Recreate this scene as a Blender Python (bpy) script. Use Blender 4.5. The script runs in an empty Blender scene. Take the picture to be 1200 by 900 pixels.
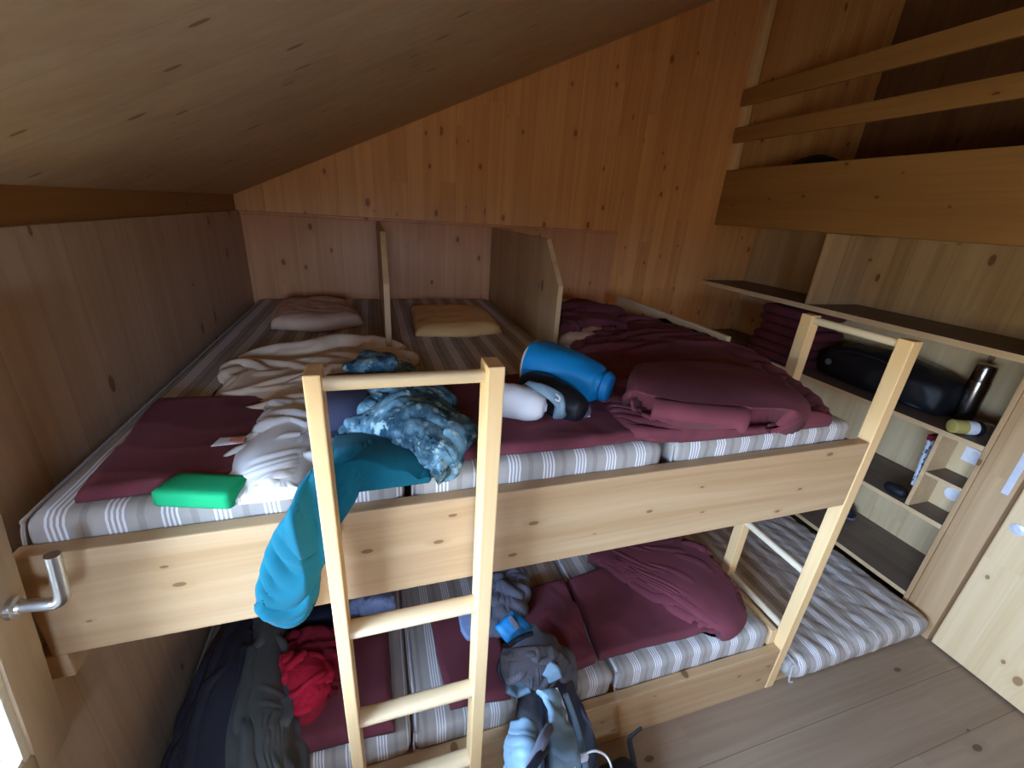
import bpy, bmesh, math, random
import numpy as np
from mathutils import Vector, Matrix, noise
random.seed(7)
scene = bpy.context.scene
COL = scene.collection
V = Vector

# ------------------------------------------------------------------ camera
CAM = V((0.65859, -0.78945, 1.79034)); FPX = 502.33
CR = V((0.95336936, -0.29511725, 0.06318763))
CU = V((0.05497798, 0.37568199, 0.92511646))
CF = V((0.29675628, 0.87850376, -0.37438865))
cam_data = bpy.data.cameras.new('camera')
cam_data.sensor_fit = 'HORIZONTAL'; cam_data.sensor_width = 36.0
cam_data.lens = FPX / 1200.0 * 36.0
cam_data.clip_start = 0.02
cam = bpy.data.objects.new('camera', cam_data); COL.objects.link(cam)
m = Matrix.Identity(4)
for i in range(3):
    m[i][0] = CR[i]; m[i][1] = CU[i]; m[i][2] = -CF[i]; m[i][3] = CAM[i]
cam.matrix_world = m
scene.camera = cam

def at(u, v, ax, val):
    """where the sight line through a photo point meets the plane ax = val"""
    d = CR * ((u - 600) / FPX) - CU * ((v - 450) / FPX) + CF
    k = 'xyz'.index(ax)
    t = (val - CAM[k]) / d[k]
    return CAM + d * t

# ------------------------------------------------------------------ objects
LOC = {}
def link(name, me):
    o = bpy.data.objects.new(name, me); COL.objects.link(o); return o
def tag(o, label, cat, group=None):
    o['label'] = label; o['category'] = cat
    if group: o['group'] = group
    return o
def thing(name, label, cat, base, group=None):
    o = bpy.data.objects.new(name, None); COL.objects.link(o)
    o.empty_display_size = 0.05
    o.location = base; LOC[o.name] = V(base)
    return tag(o, label, cat, group)
def mesh_from(bm, name, base, mats, smooth):
    bm.transform(Matrix.Translation(-V(base)))
    bmesh.ops.recalc_face_normals(bm, faces=bm.faces)
    me = bpy.data.meshes.new(name)
    bm.to_mesh(me); bm.free()
    for mt in (mats if isinstance(mats, (list, tuple)) else [mats]): me.materials.append(mt)
    if smooth:
        for p in me.polygons: p.use_smooth = True
        if smooth != 'all':
            try: me.set_sharp_from_angle(angle=math.radians(38))
            except Exception: pass
    return me
def part(name, bm, mat, parent, smooth=True, label=None):
    if smooth is True and len(bm.faces) < 90: smooth = False
    base = LOC[parent.name]
    o = link(name, mesh_from(bm, name, base, mat, smooth))
    o.parent = parent; LOC[o.name] = V(base)
    if label: o['label'] = label
    return o
def solo(name, bm, mat, label, cat, group=None, smooth=True):
    xs = [v.co for v in bm.verts]
    lo = V((min(c.x for c in xs), min(c.y for c in xs), min(c.z for c in xs)))
    hi = V((max(c.x for c in xs), max(c.y for c in xs), max(c.z for c in xs)))
    base = V(((lo.x + hi.x) / 2, (lo.y + hi.y) / 2, lo.z))
    o = link(name, mesh_from(bm, name, base, mat, smooth)); o.location = base; LOC[o.name] = base
    return tag(o, label, cat, group)
def structure(name, bm, mat, smooth=True):
    o = link(name, mesh_from(bm, name, (0, 0, 0), mat, smooth)); o['kind'] = 'structure'
    LOC[o.name] = V((0, 0, 0)); return o

# ------------------------------------------------------------------ shapes
def BM(): return bmesh.new()
def box(bm, x0, x1, y0, y1, z0, z1, bev=0.003, mi=0):
    vs = [bm.verts.new((x, y, z)) for z in (z0, z1) for y in (y0, y1) for x in (x0, x1)]
    fs = [bm.faces.new([vs[i] for i in q]) for q in
          ((0, 2, 3, 1), (4, 5, 7, 6), (0, 1, 5, 4), (2, 6, 7, 3), (0, 4, 6, 2), (1, 3, 7, 5))]
    for f in fs: f.material_index = mi
    if bev > 0:
        es = list({e for f in fs for e in f.edges})
        bmesh.ops.bevel(bm, geom=es, offset=bev, segments=2, affect='EDGES', profile=0.6)
    return bm
def prism(bm, pts, axis, a0, a1, bev=0.002):
    """extrude a 2-D outline along axis; pts are the other two coordinates in xyz order"""
    k = 'xyz'.index(axis)
    def mk(p, a):
        c = list(p); c.insert(k, a); return bm.verts.new(c)
    A = [mk(p, a0) for p in pts]; B = [mk(p, a1) for p in pts]
    n = len(pts); fs = [bm.faces.new(A), bm.faces.new(B)]
    for i in range(n): fs.append(bm.faces.new((A[i], A[(i + 1) % n], B[(i + 1) % n], B[i])))
    if bev > 0:
        es = list({e for f in fs for e in f.edges})
        bmesh.ops.bevel(bm, geom=es, offset=bev, segments=2, affect='EDGES', profile=0.6)
    return bm
def cr(p, t):
    n = len(p) - 1
    i = min(int(t * n), n - 1); f = t * n - i
    a, b = p[i], p[i + 1]
    z = p[i - 1] if i > 0 else a * 2 - b
    d = p[i + 2] if i + 2 <= n else b * 2 - a
    return (b * 2.0 if False else (a * 2.0 + (b - z) * f + (z * 2.0 - a * 5.0 + b * 4.0 - d) * f * f
            + (a * 3.0 - z - b * 3.0 + d) * f * f * f)) * 0.5
def fold_at(p, folds):
    """sum of soft creases: each fold = (height, wavelength, direction in degrees, stretch)"""
    h = 0.0
    for k, (amp, wl, ang, st) in enumerate(folds):
        c, s = math.cos(math.radians(ang)), math.sin(math.radians(ang))
        w = noise.noise(V((p.x * 5 + k * 7, p.y * 5, p.z * 5))) * 0.35
        a = (p.x * c + p.y * s + p.z * 0.6) / wl + w
        b = (-p.x * s + p.y * c + p.z * 0.5) / (wl * st)
        n = noise.noise(V((a + k * 13.1, b + 3.7 * k, k * 1.7 + p.z * 2)))
        r = 1.0 - abs(n) * 2.0
        h += amp * (r * r * (1 if r > 0 else -1) * 0.7 + n * 0.5)
    return h
def normals(P):
    du = np.empty_like(P); dv = np.empty_like(P)
    du[1:-1] = P[2:] - P[:-2]; du[0] = P[1] - P[0]; du[-1] = P[-1] - P[-2]
    dv[:, 1:-1] = P[:, 2:] - P[:, :-2]; dv[:, 0] = P[:, 1] - P[:, 0]; dv[:, -1] = P[:, -1] - P[:, -2]
    n = np.cross(du, dv)
    return n / np.maximum(np.linalg.norm(n, axis=2, keepdims=True), 1e-9)
def crumple(P, gu=1.2, gv=1.2, span=4, bend=0.25, steps=110, g=0.00035, hmax=0.06, seed=0, pin=0.5, rough=0.006, valley=None):
    """cloth relaxed on the surface P: it is gu x gv times longer than its place, so it buckles into folds"""
    N = normals(P); nu, nv = P.shape[:2]
    rng = np.random.RandomState(seed)
    per = np.array([[noise.noise(V(tuple(P[a, b] * 14)) + V((seed * 5.3, 0, 0))) for b in range(nv)] for a in range(nu)])
    X = P + N * (np.abs(per) * rough * 2 + rng.rand(nu, nv) * rough * 0.3)[..., None]
    Vel = np.zeros_like(X)
    sets = []
    def add(ax, s, grow, k, lo):
        n = P.shape[ax]
        for c in (0, 1):
            ia = np.array([q for q in range(n - s) if (q // s) % 2 == c])
            if len(ia) == 0: continue
            A = (ia, slice(None)) if ax == 0 else (slice(None), ia)
            B = (ia + s, slice(None)) if ax == 0 else (slice(None), ia + s)
            # rest length measured along the cloth
            d = np.linalg.norm(np.diff(P, axis=ax), axis=2) * grow
            cs = np.concatenate([np.zeros_like(np.take(d, [0], ax)), np.cumsum(d, ax)], ax)
            L = np.take(cs, ia + s, ax) - np.take(cs, ia, ax)
            sets.append((A, B, L, k, lo))
    add(0, 1, gu, 0.9, None); add(1, 1, gv, 0.9, None)
    sh = []
    for (a0, a1) in (((0, 0), (1, 1)), ((0, 1), (1, 0))):
        for c in (0, 1):
            r = np.arange(c, nu - 1, 2)
            A = np.ix_(r + a0[0], np.arange(0, nv - 1) + a0[1]); B = np.ix_(r + a1[0], np.arange(0, nv - 1) + a1[1])
            d = P[A] - P[B]
            L = np.sqrt(np.linalg.norm(d, axis=2) ** 2 * gu * gv)
            sets.append((A, B, L, 0.35, None))
    add(0, span, gu, bend, 0.82); add(1, span, gv, bend, 0.82)
    add(0, 2, gu, 0.5, 0.80); add(1, 2, gv, 0.5, 0.80)
    bd = np.zeros((nu, nv), bool); bd[0] = bd[-1] = True; bd[:, 0] = bd[:, -1] = True
    vm = None
    if valley:
        wl, ang, st_, wd = valley
        c_, s_ = math.cos(math.radians(ang)), math.sin(math.radians(ang))
        vm = np.zeros((nu, nv))
        for a in range(nu):
            for b in range(nv):
                p = P[a, b]; w_ = noise.noise(V((p[0] * 7, p[1] * 7, p[2] * 7 + seed))) * .5
                q = V(((p[0] * c_ + p[1] * s_ + p[2] * .7) / wl + w_, (-p[0] * s_ + p[1] * c_ + p[2] * .4) / (wl * st_) + w_, seed * 2.7))
                vm[a, b] = max(0, 1 - abs(noise.noise(q)) / wd)
    for st in range(steps):
        ramp = min(1.0, (st + 1) / (steps * 0.6))
        Y = X + Vel * 0.88; Y[..., 2] -= g
        for it in range(8):
            for A, B, L, k, lo in sets:
                a, b = Y[A], Y[B]
                d = b - a; l = np.maximum(np.linalg.norm(d, axis=2), 1e-7)
                if lo is None:
                    tgt = L / gu * (1 + (gu - 1) * ramp) if gu > 1 else L
                    e = (l - tgt) * 0.5 * k
                else:
                    e = np.minimum(0.0, l - L * lo) * 0.5 * k
                q = d * (e / l)[..., None]
                Y[A] = a + q; Y[B] = b - q
            h = ((Y - P) * N).sum(2)
            fix = np.where(h < 0, -h, np.where(h > hmax, (hmax - h) * 0.5, 0.0))
            Y += N * fix[..., None]
            Y[bd] += (P[bd] - Y[bd]) * pin
            if vm is not None: Y += (P - Y) * (vm * 0.35)[..., None]
        Vel = Y - X; X = Y
    for _ in range(2):
        Z = X.copy()
        Z[1:-1, 1:-1] = X[1:-1, 1:-1] * 0.6 + 0.1 * (X[2:, 1:-1] + X[:-2, 1:-1] + X[1:-1, 2:] + X[1:-1, :-2])
        X = Z
    return X
def dense(X, f):
    """the same surface with f times as many points, smooth between them"""
    def up(A):
        n = A.shape[0]; out = np.empty(((n - 1) * f + 1,) + A.shape[1:])
        E = np.concatenate([2 * A[:1] - A[1:2], A, 2 * A[-1:] - A[-2:-1]])
        for q in range(f):
            t = q / f
            z, a, b, d = E[:n - 1], E[1:n], E[2:n + 1], E[3:n + 2] if n + 2 <= len(E) else None
            out[q:-1:f] = 0.5 * (2 * a + (b - z) * t + (2 * z - 5 * a + 4 * b - d) * t * t + (3 * a - z - 3 * b + d) * t ** 3)
        out[-1] = A[-1]
        return out
    return np.swapaxes(up(np.swapaxes(up(X), 0, 1)), 0, 1)
def sheet(ctrl, nu, nv, thick, folds=(), rim=0.02, jitter=0.0, under=True, bm=None, sim=None, f=2, base=None):
    """a cloth: rows of 3-D control points -> smooth thick surface with creases and a round rim"""
    rows = [[V(p) for p in r] for r in ctrl]
    P = []
    for i in range(nu + 1):
        u = i / nu
        line = [cr([r[j] for r in rows], u) for j in range(len(rows[0]))]
        P.append([cr(line, j / nv) for j in range(nv + 1)])
    if jitter:
        for i in range(nu + 1):
            for j in range(nv + 1):
                p = P[i][j]
                P[i][j] = p + V((noise.noise(p * 9), noise.noise(p * 9 + V((5, 5, 5))), 0)) * jitter
    P = np.array([[tuple(p) for p in r] for r in P])
    if folds:
        n = normals(P)
        P = P + n * np.array([[fold_at(V(tuple(p)), folds) for p in r] for r in P])[..., None]
    X = P
    if sim:
        X = crumple(P, **sim)
        if f > 1: X, P = dense(X, f), dense(P, f)
        nu, nv = X.shape[0] - 1, X.shape[1] - 1
    n = normals(X)
    su = np.concatenate([np.zeros((1, nv + 1)), np.cumsum(np.linalg.norm(np.diff(P, axis=0), axis=2), 0)])
    sv = np.concatenate([np.zeros((nu + 1, 1)), np.cumsum(np.linalg.norm(np.diff(P, axis=1), axis=2), 1)], 1)
    e = np.minimum(np.minimum(su, su[-1:] - su), np.minimum(sv, sv[:, -1:] - sv))
    q = np.clip(e / rim, 0, 1); q = np.sqrt(1 - (1 - q) ** 2)
    T_ = X + n * (thick * (0.25 + 0.75 * q))[..., None]
    B_ = X - n * 0.001 if sim else X - n * 0.004
    if base is not None:
        B_ = B_.copy(); B_[..., 2] = np.minimum(B_[..., 2], base)
    bm = bm or BM()
    T = [[bm.verts.new(p) for p in r] for r in T_]; B = [[bm.verts.new(p) for p in r] for r in B_]
    for i in range(nu):
        for j in range(nv):
            bm.faces.new((T[i][j], T[i + 1][j], T[i + 1][j + 1], T[i][j + 1]))
            bm.faces.new((B[i][j], B[i][j + 1], B[i + 1][j + 1], B[i + 1][j]))
    ring = [(i, 0) for i in range(nu)] + [(nu, j) for j in range(nv)] + [(i, nv) for i in range(nu, 0, -1)] + [(0, j) for j in range(nv, 0, -1)]
    for k in range(len(ring)):
        a, b = ring[k], ring[(k + 1) % len(ring)]
        bm.faces.new((T[a[0]][a[1]], B[a[0]][a[1]], B[b[0]][b[1]], T[b[0]][b[1]]))
    return bm
def px_sheet(grid, z, nu, nv, thick, heights=None, **kw):
    """control points given where they are seen in the photo, on the level z plus a height for each"""
    ctrl = []
    for i, row in enumerate(grid):
        r = []
        for j, (u, v) in enumerate(row):
            h = heights[i][j] if heights else 0.0
            r.append(at(u, v, 'z', z + h))
        ctrl.append(r)
    if heights and kw.get('base') is None: kw['base'] = 1.239 if z > 1.1 else 0.313
    return sheet(ctrl, nu, nv, thick, **kw)
def loft(rings, nseg, nring, p=2.0, disp=None, bm=None):
    """rings: (centre, axis a, axis b, exponent); smooth closed body through them"""
    cs = [V(r[0]) for r in rings]; aa = [V(r[1]) for r in rings]; bb = [V(r[2]) for r in rings]
    pe = [V((r[3] if len(r) > 3 else p, 0, 0)) for r in rings]
    bm = bm or BM(); R = []
    for k in range(nring + 1):
        t = k / nring
        c, a, b, e = cr(cs, t), cr(aa, t), cr(bb, t), max(0.6, cr(pe, t).x)
        ring = []
        for s in range(nseg):
            w = 2 * math.pi * s / nseg
            x, y = math.cos(w), math.sin(w)
            x = math.copysign(abs(x) ** (2 / e), x); y = math.copysign(abs(y) ** (2 / e), y)
            q = c + a * x + b * y
            if disp:
                n = (a * x + b * y); n = n.normalized() if n.length > 1e-9 else n
                q = q + n * disp(q)
            ring.append(bm.verts.new(q))
        R.append(ring)
    for k in range(nring):
        for s in range(nseg):
            bm.faces.new((R[k][s], R[k][(s + 1) % nseg], R[k + 1][(s + 1) % nseg], R[k + 1][s]))
    for ring, c in ((R[0], cs[0]), (R[-1], cs[-1])):
        o = bm.verts.new(sum((v.co for v in ring), V((0, 0, 0))) / nseg)
        for s in range(nseg): bm.faces.new((ring[s], ring[(s + 1) % nseg], o))
    return bm
def tube(pts, r, nseg=10, nring=None, bm=None, squash=1.0):
    pts = [V(p) for p in pts]
    nring = nring or (len(pts) - 1) * 6
    bm = bm or BM(); R = []; prev = None
    for k in range(nring + 1):
        t = k / nring
        c = cr(pts, t); d = (cr(pts, min(1, t + .01)) - cr(pts, max(0, t - .01))).normalized()
        if prev is None:
            prev = V((0, 0, 1)) if abs(d.z) < 0.9 else V((0, 1, 0))
        a = (prev - d * prev.dot(d)).normalized(); b = d.cross(a); prev = a
        rr = r(t) if callable(r) else r
        R.append([bm.verts.new(c + (a * math.cos(2 * math.pi * s / nseg) * squash + b * math.sin(2 * math.pi * s / nseg)) * rr) for s in range(nseg)])
    for k in range(nring):
        for s in range(nseg):
            bm.faces.new((R[k][s], R[k][(s + 1) % nseg], R[k + 1][(s + 1) % nseg], R[k + 1][s]))
    bm.faces.new(R[0]); bm.faces.new(R[-1])
    return bm
def soft_box(x0, x1, y0, y1, z0, z1, r, step=0.03, disp=None, bm=None):
    """rounded box of many small faces, pushed along its normals by disp(p)"""
    bm = bm or BM()
    L = (x1 - x0, y1 - y0, z1 - z0)
    n = [max(2, int(round(l / step))) for l in L]
    n[2] = max(n[2], 5)
    verts = {}
    def co(i, j, k):
        p = V((x0 + L[0] * i / n[0], y0 + L[1] * j / n[1], z0 + L[2] * k / n[2]))
        rr = min(r, L[0] / 2, L[1] / 2, L[2] / 2)
        q = V((min(max(p.x, x0 + rr), x1 - rr), min(max(p.y, y0 + rr), y1 - rr), min(max(p.z, z0 + rr), z1 - rr)))
        d = p - q
        nn = d.normalized() if d.length > 1e-9 else V((0, 0, 1))
        s = q + nn * rr
        return s + nn * disp(s, nn) if disp else s
    def g(i, j, k):
        key = (i, j, k)
        if key not in verts: verts[key] = bm.verts.new(co(i, j, k))
        return verts[key]
    a, b, c = n
    for i in range(a):
        for j in range(b):
            bm.faces.new((g(i, j, 0), g(i, j + 1, 0), g(i + 1, j + 1, 0), g(i + 1, j, 0)))
            bm.faces.new((g(i, j, c), g(i + 1, j, c), g(i + 1, j + 1, c), g(i, j + 1, c)))
    for i in range(a):
        for k in range(c):
            bm.faces.new((g(i, 0, k), g(i + 1, 0, k), g(i + 1, 0, k + 1), g(i, 0, k + 1)))
            bm.faces.new((g(i, b, k), g(i, b, k + 1), g(i + 1, b, k + 1), g(i + 1, b, k)))
    for j in range(b):
        for k in range(c):
            bm.faces.new((g(0, j, k), g(0, j, k + 1), g(0, j + 1, k + 1), g(0, j + 1, k)))
            bm.faces.new((g(a, j, k), g(a, j + 1, k), g(a, j + 1, k + 1), g(a, j, k + 1)))
    return bm
def move(bm, mat):
    bm.transform(mat); return bm
def lathe(profile, nseg=32, origin=(0, 0, 0), axis=None):
    bm = BM(); R = []
    for r, z in profile:
        R.append([bm.verts.new((r * math.cos(2 * math.pi * s / nseg), r * math.sin(2 * math.pi * s / nseg), z)) for s in range(nseg)])
    for k in range(len(R) - 1):
        for s in range(nseg):
            bm.faces.new((R[k][s], R[k][(s + 1) % nseg], R[k + 1][(s + 1) % nseg], R[k + 1][s]))
    bm.faces.new(R[0]); bm.faces.new(R[-1])
    if axis is not None:
        bm.transform(V((0, 0, 1)).rotation_difference(V(axis)).to_matrix().to_4x4())
    bm.transform(Matrix.Translation(V(origin)))
    return bm

# ------------------------------------------------------------------ materials
class NT:
    def __init__(s, name):
        s.m = bpy.data.materials.new(name); s.m.use_nodes = True
        s.t = s.m.node_tree; s.b = s.t.nodes['Principled BSDF']
    def n(s, typ, **kw):
        x = s.t.nodes.new(typ)
        for k, v in kw.items(): setattr(x, k, v)
        return x
    def put(s, sock, v):
        if isinstance(v, bpy.types.NodeSocket): s.t.links.new(v, sock)
        elif v is not None: sock.default_value = v
    def math(s, op, a, b=None, c=None, clamp=False):
        x = s.n('ShaderNodeMath', operation=op, use_clamp=clamp)
        for i, v in enumerate((a, b, c)): s.put(x.inputs[i], v)
        return x.outputs[0]
    def ss(s, v, lo, hi, a=0.0, b=1.0):
        x = s.n('ShaderNodeMapRange', interpolation_type='SMOOTHSTEP')
        for i, q in enumerate((v, lo, hi, a, b)): s.put(x.inputs[i], q)
        return x.outputs[0]
    def pos(s):
        g = s.n('ShaderNodeNewGeometry'); x = s.n('ShaderNodeSeparateXYZ')
        s.t.links.new(g.outputs['Position'], x.inputs[0]); return [x.outputs[i] for i in range(3)], g
    def vec(s, a, b, c):
        x = s.n('ShaderNodeCombineXYZ')
        for i, v in enumerate((a, b, c)): s.put(x.inputs[i], v)
        return x.outputs[0]
    def noise(s, v, scale=1.0, detail=2.0, rough=0.5, out='Fac'):
        x = s.n('ShaderNodeTexNoise'); s.put(x.inputs['Vector'], v)
        x.inputs['Scale'].default_value = scale; x.inputs['Detail'].default_value = detail
        x.inputs['Roughness'].default_value = rough; return x.outputs[out]
    def mix(s, f, a, b, mode='MIX'):
        x = s.n('ShaderNodeMix', data_type='RGBA', blend_type=mode)
        s.put(x.inputs['Factor'], f)
        s.put(x.inputs[6], a if isinstance(a, bpy.types.NodeSocket) else tuple(a) + (1,))
        s.put(x.inputs[7], b if isinstance(b, bpy.types.NodeSocket) else tuple(b) + (1,))
        return x.outputs[2]
    def bump(s, h, strength=0.3, dist=0.01):
        x = s.n('ShaderNodeBump'); x.inputs['Strength'].default_value = strength
        x.inputs['Distance'].default_value = dist
        s.put(x.inputs['Height'], h); s.t.links.new(x.outputs[0], s.b.inputs['Normal'])
    def base(s, v): s.put(s.b.inputs['Base Color'], v if isinstance(v, bpy.types.NodeSocket) else tuple(v) + (1,))
    def set(s, **kw):
        for k, v in kw.items(): s.b.inputs[k.replace('_', ' ')].default_value = v
        return s

def lin(r, g, b):
    f = lambda c: c / 255 / 12.92 if c / 255 <= 0.04045 else ((c / 255 + 0.055) / 1.055) ** 2.4
    return (f(r), f(g), f(b))

def wood(name, along, across, light, dark, lam=0.11, knots=1.0, rough=0.5, vary=0.22, seed=0.0, grain=1.0, kscale=(3.2, 7.0), joints=0.25, stave=1.35):
    N = NT(name); p, g = N.pos()
    ia, ib = 'xyz'.index(along), 'xyz'.index(across); ic = 3 - ia - ib
    a, b, c = p[ia], p[ib], p[ic]
    b2 = N.math('MULTIPLY_ADD', c, 0.31, N.math('ADD', b, 20.0 + seed))
    lid = N.math('FLOOR', N.math('DIVIDE', b2, lam))
    wn = N.n('ShaderNodeTexWhiteNoise', noise_dimensions='1D'); N.put(wn.inputs['W'], lid)
    r0 = wn.outputs['Value']
    stave = N.math('FLOOR', N.math('DIVIDE', N.math('ADD', a, N.math('MULTIPLY', r0, 5.0)), stave))
    wn2 = N.n('ShaderNodeTexWhiteNoise', noise_dimensions='2D'); N.put(wn2.inputs['Vector'], N.vec(lid, stave, 0.0))
    r = wn2.outputs['Value']
    off = N.math('MULTIPLY', r, 9.0)
    # knots
    kv = N.vec(N.math('MULTIPLY', N.math('ADD', a, off), kscale[0]), N.math('MULTIPLY', b2, kscale[1]), 0.0)
    vo = N.n('ShaderNodeTexVoronoi', voronoi_dimensions='2D', feature='F1'); N.put(vo.inputs['Vector'], kv); vo.inputs['Scale'].default_value = 1.0
    sx = N.n('ShaderNodeSeparateColor'); N.t.links.new(vo.outputs['Color'], sx.inputs[0])
    size = N.math('MULTIPLY', N.math('MULTIPLY', N.math('GREATER_THAN', sx.outputs[0], 0.52), N.math('MULTIPLY_ADD', sx.outputs[1], 0.09, 0.03)), knots)
    d = vo.outputs['Distance']
    kn = N.ss(d, N.math('MULTIPLY', size, 0.75), size, 1.0, 0.0)
    halo = N.ss(d, size, N.math('MULTIPLY', size, 3.0), 1.0, 0.0)
    # grain, bent round the knots
    bend = N.math('MULTIPLY', halo, 0.012)
    gb = N.math('ADD', b, bend)
    wob = N.noise(N.vec(N.math('ADD', N.math('MULTIPLY', a, 0.9), off), N.math('MULTIPLY', b, 3.0), N.math('MULTIPLY', c, 3.0)), 1.0, 2.0)
    gv = N.vec(N.math('ADD', N.math('MULTIPLY', a, 1.1), off), N.math('ADD', N.math('MULTIPLY', gb, 42.0), N.math('MULTIPLY', wob, 3.0)), N.math('MULTIPLY', c, 42.0))
    g1 = N.noise(gv, 1.0, 3.0, 0.6)
    g2 = N.noise(N.vec(N.math('ADD', N.math('MULTIPLY', a, 0.7), off), N.math('MULTIPLY', gb, 11.0), N.math('MULTIPLY', c, 11.0)), 1.0, 2.0)
    f = N.math('ADD', N.math('MULTIPLY', N.ss(g1, 0.3, 0.72), 0.42 * grain), N.math('MULTIPLY', N.ss(g2, 0.3, 0.7), 0.42 * grain))
    f = N.math('ADD', f, N.math('MULTIPLY', N.math('SUBTRACT', r, 0.5), vary * 2), clamp=True)
    col = N.mix(f, light, dark)
    fr = N.math('FRACT', N.math('DIVIDE', b2, lam))
    edge = N.math('LESS_THAN', N.math('MINIMUM', fr, N.math('SUBTRACT', 1.0, fr)), 0.0016 / lam)
    col = N.mix(N.math('MULTIPLY', edge, joints), col, tuple(x * 0.35 for x in dark))
    col = N.mix(N.math('MULTIPLY', halo, 0.35), col, dark)
    col = N.mix(N.math('MULTIPLY', kn, 0.78), col, (dark[0] * 0.36, dark[1] * 0.25, dark[2] * 0.18))
    N.base(col); N.set(Roughness=rough, Specular_IOR_Level=0.35)
    N.bump(N.math('MULTIPLY', g1, 1.0), 0.12, 0.003)
    return N.m

def fabric(name, col, var=0.25, rough=0.9, sheen=0.3, weave=700.0, nscale=6.0, spec=0.15):
    N = NT(name); g = N.n('ShaderNodeNewGeometry')
    a = N.noise(g.outputs['Position'], nscale, 3.0)
    w = N.noise(g.outputs['Position'], weave * 0.5, 2.0)
    c = N.mix(N.ss(a, 0.25, 0.75), tuple(x * (1 - var) for x in col), tuple(min(1, x * (1 + var)) for x in col))
    c = N.mix(N.math('MULTIPLY', w, 0.35), c, tuple(x * 0.6 for x in col))
    N.base(c); N.set(Roughness=rough, Specular_IOR_Level=spec, Sheen_Weight=sheen * 0.12, Sheen_Roughness=0.6)
    N.bump(w, 0.12, 0.002)
    return N.m
def plain(name, col, rough=0.5, metal=0.0, spec=0.5):
    N = NT(name); g = N.n('ShaderNodeNewGeometry')
    a = N.noise(g.outputs['Position'], 60.0, 3.0)
    N.base(N.mix(a, tuple(x * 0.88 for x in col), tuple(min(1, x * 1.08) for x in col)))
    N.set(Roughness=rough, Metallic=metal, Specular_IOR_Level=spec)
    return N.m

SPR_L, SPR_D = (0.54, 0.365, 0.20), (0.41, 0.25, 0.115)
M = {}
M['board'] = wood('spruce_board', 'x', 'z', SPR_L, SPR_D, lam=0.14, vary=0.06, kscale=(5.5, 12.0), knots=0.75, joints=0.06, grain=1.2, stave=60.0)
M['ladder'] = wood('ladder_spruce', 'z', 'x', (0.80, 0.55, 0.27), (0.68, 0.42, 0.17), lam=0.3, knots=0.25, vary=0.04, grain=0.8, joints=0.0, stave=60.0)
M['rung'] = wood('rung_ash', 'x', 'z', (0.72, 0.55, 0.33), (0.58, 0.41, 0.21), lam=0.3, knots=0.0, vary=0.02, joints=0.0, stave=60.0)
M['rung_y'] = wood('rung_ash_cross', 'y', 'z', (0.76, 0.65, 0.46), (0.62, 0.48, 0.28), lam=0.3, knots=0.0, vary=0.02, joints=0.0, stave=60.0)
M['wall_back'] = wood('back_wall_boards', 'z', 'x', (0.76, 0.38, 0.135), (0.58, 0.25, 0.07), lam=0.095, vary=0.26, seed=3, kscale=(4.0, 7.0), knots=0.9)
M['wall_side'] = wood('side_wall_boards', 'z', 'y', (0.54, 0.38, 0.25), (0.41, 0.275, 0.165), lam=0.14, vary=0.10, seed=5, kscale=(3.0, 6.0), knots=0.7)
M['panel_x'] = wood('panel_vertical_x', 'z', 'x', (0.66, 0.31, 0.14), (0.49, 0.21, 0.085), lam=0.12, vary=0.16, seed=9, kscale=(4.0, 7.0), knots=0.9)
M['panel_y'] = wood('panel_vertical_y', 'z', 'y', (0.56, 0.37, 0.19), (0.41, 0.245, 0.11), lam=0.12, vary=0.16, seed=2, kscale=(3.0, 6.0), knots=0.8)
M['ceiling'] = wood('ceiling_boards', 'x', 'y', (0.58, 0.43, 0.27), (0.44, 0.30, 0.17), lam=0.2, vary=0.10, seed=4, kscale=(3.5, 9.0), knots=0.6, joints=0.15)
M['floor'] = wood('floor_boards', 'x', 'y', (0.32, 0.235, 0.16), (0.22, 0.155, 0.10), lam=0.19, vary=0.14, seed=6, kscale=(3.0, 6.0), knots=0.9, rough=0.6, joints=0.6)
M['shelf_y'] = wood('shelf_boards', 'y', 'z', (0.74, 0.54, 0.30), (0.58, 0.38, 0.18), lam=0.16, vary=0.08, seed=8, kscale=(4.0, 8.0), knots=0.8, joints=0.1)
M['loft'] = wood('loft_beam_boards', 'y', 'z', (0.34, 0.165, 0.045), (0.25, 0.115, 0.03), lam=0.3, vary=0.06, seed=1, kscale=(4.0, 6.0), knots=0.6, joints=0.0, stave=60.0)
M['loft_shade'] = wood('shade_toned_loft_boards', 'z', 'y', (0.22, 0.10, 0.04), (0.14, 0.06, 0.025), lam=0.14, seed=12, knots=0.6)  # loft's shade put into the colour; the wood itself is no darker
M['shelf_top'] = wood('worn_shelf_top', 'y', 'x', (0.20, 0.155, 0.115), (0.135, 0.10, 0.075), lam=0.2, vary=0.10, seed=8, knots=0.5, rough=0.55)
M['door'] = wood('door_boards', 'z', 'y', (0.80, 0.60, 0.34), (0.66, 0.44, 0.21), lam=0.2, vary=0.08, seed=11, kscale=(4.0, 6.0), knots=0.9, joints=0.08)
M['sash'] = wood('window_sash_wood', 'z', 'y', (0.50, 0.36, 0.22), (0.40, 0.27, 0.15), lam=0.3, vary=0.03, knots=0.0, joints=0, stave=60.0)
M['bead'] = plain('pale_glazing_bead', (0.75, 0.68, 0.52), 0.5)
M['upper'] = wood('upper_shelf_wall_boards', 'z', 'y', (0.54, 0.34, 0.155), (0.38, 0.21, 0.085), lam=0.10, vary=0.2, seed=2, kscale=(3.0, 6.0), knots=0.8)
M['niche'] = wood('niche_back_boards', 'z', 'y', (0.78, 0.60, 0.35), (0.64, 0.45, 0.22), lam=0.16, vary=0.10, seed=2, kscale=(3.0, 6.0), knots=0.8)
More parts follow.
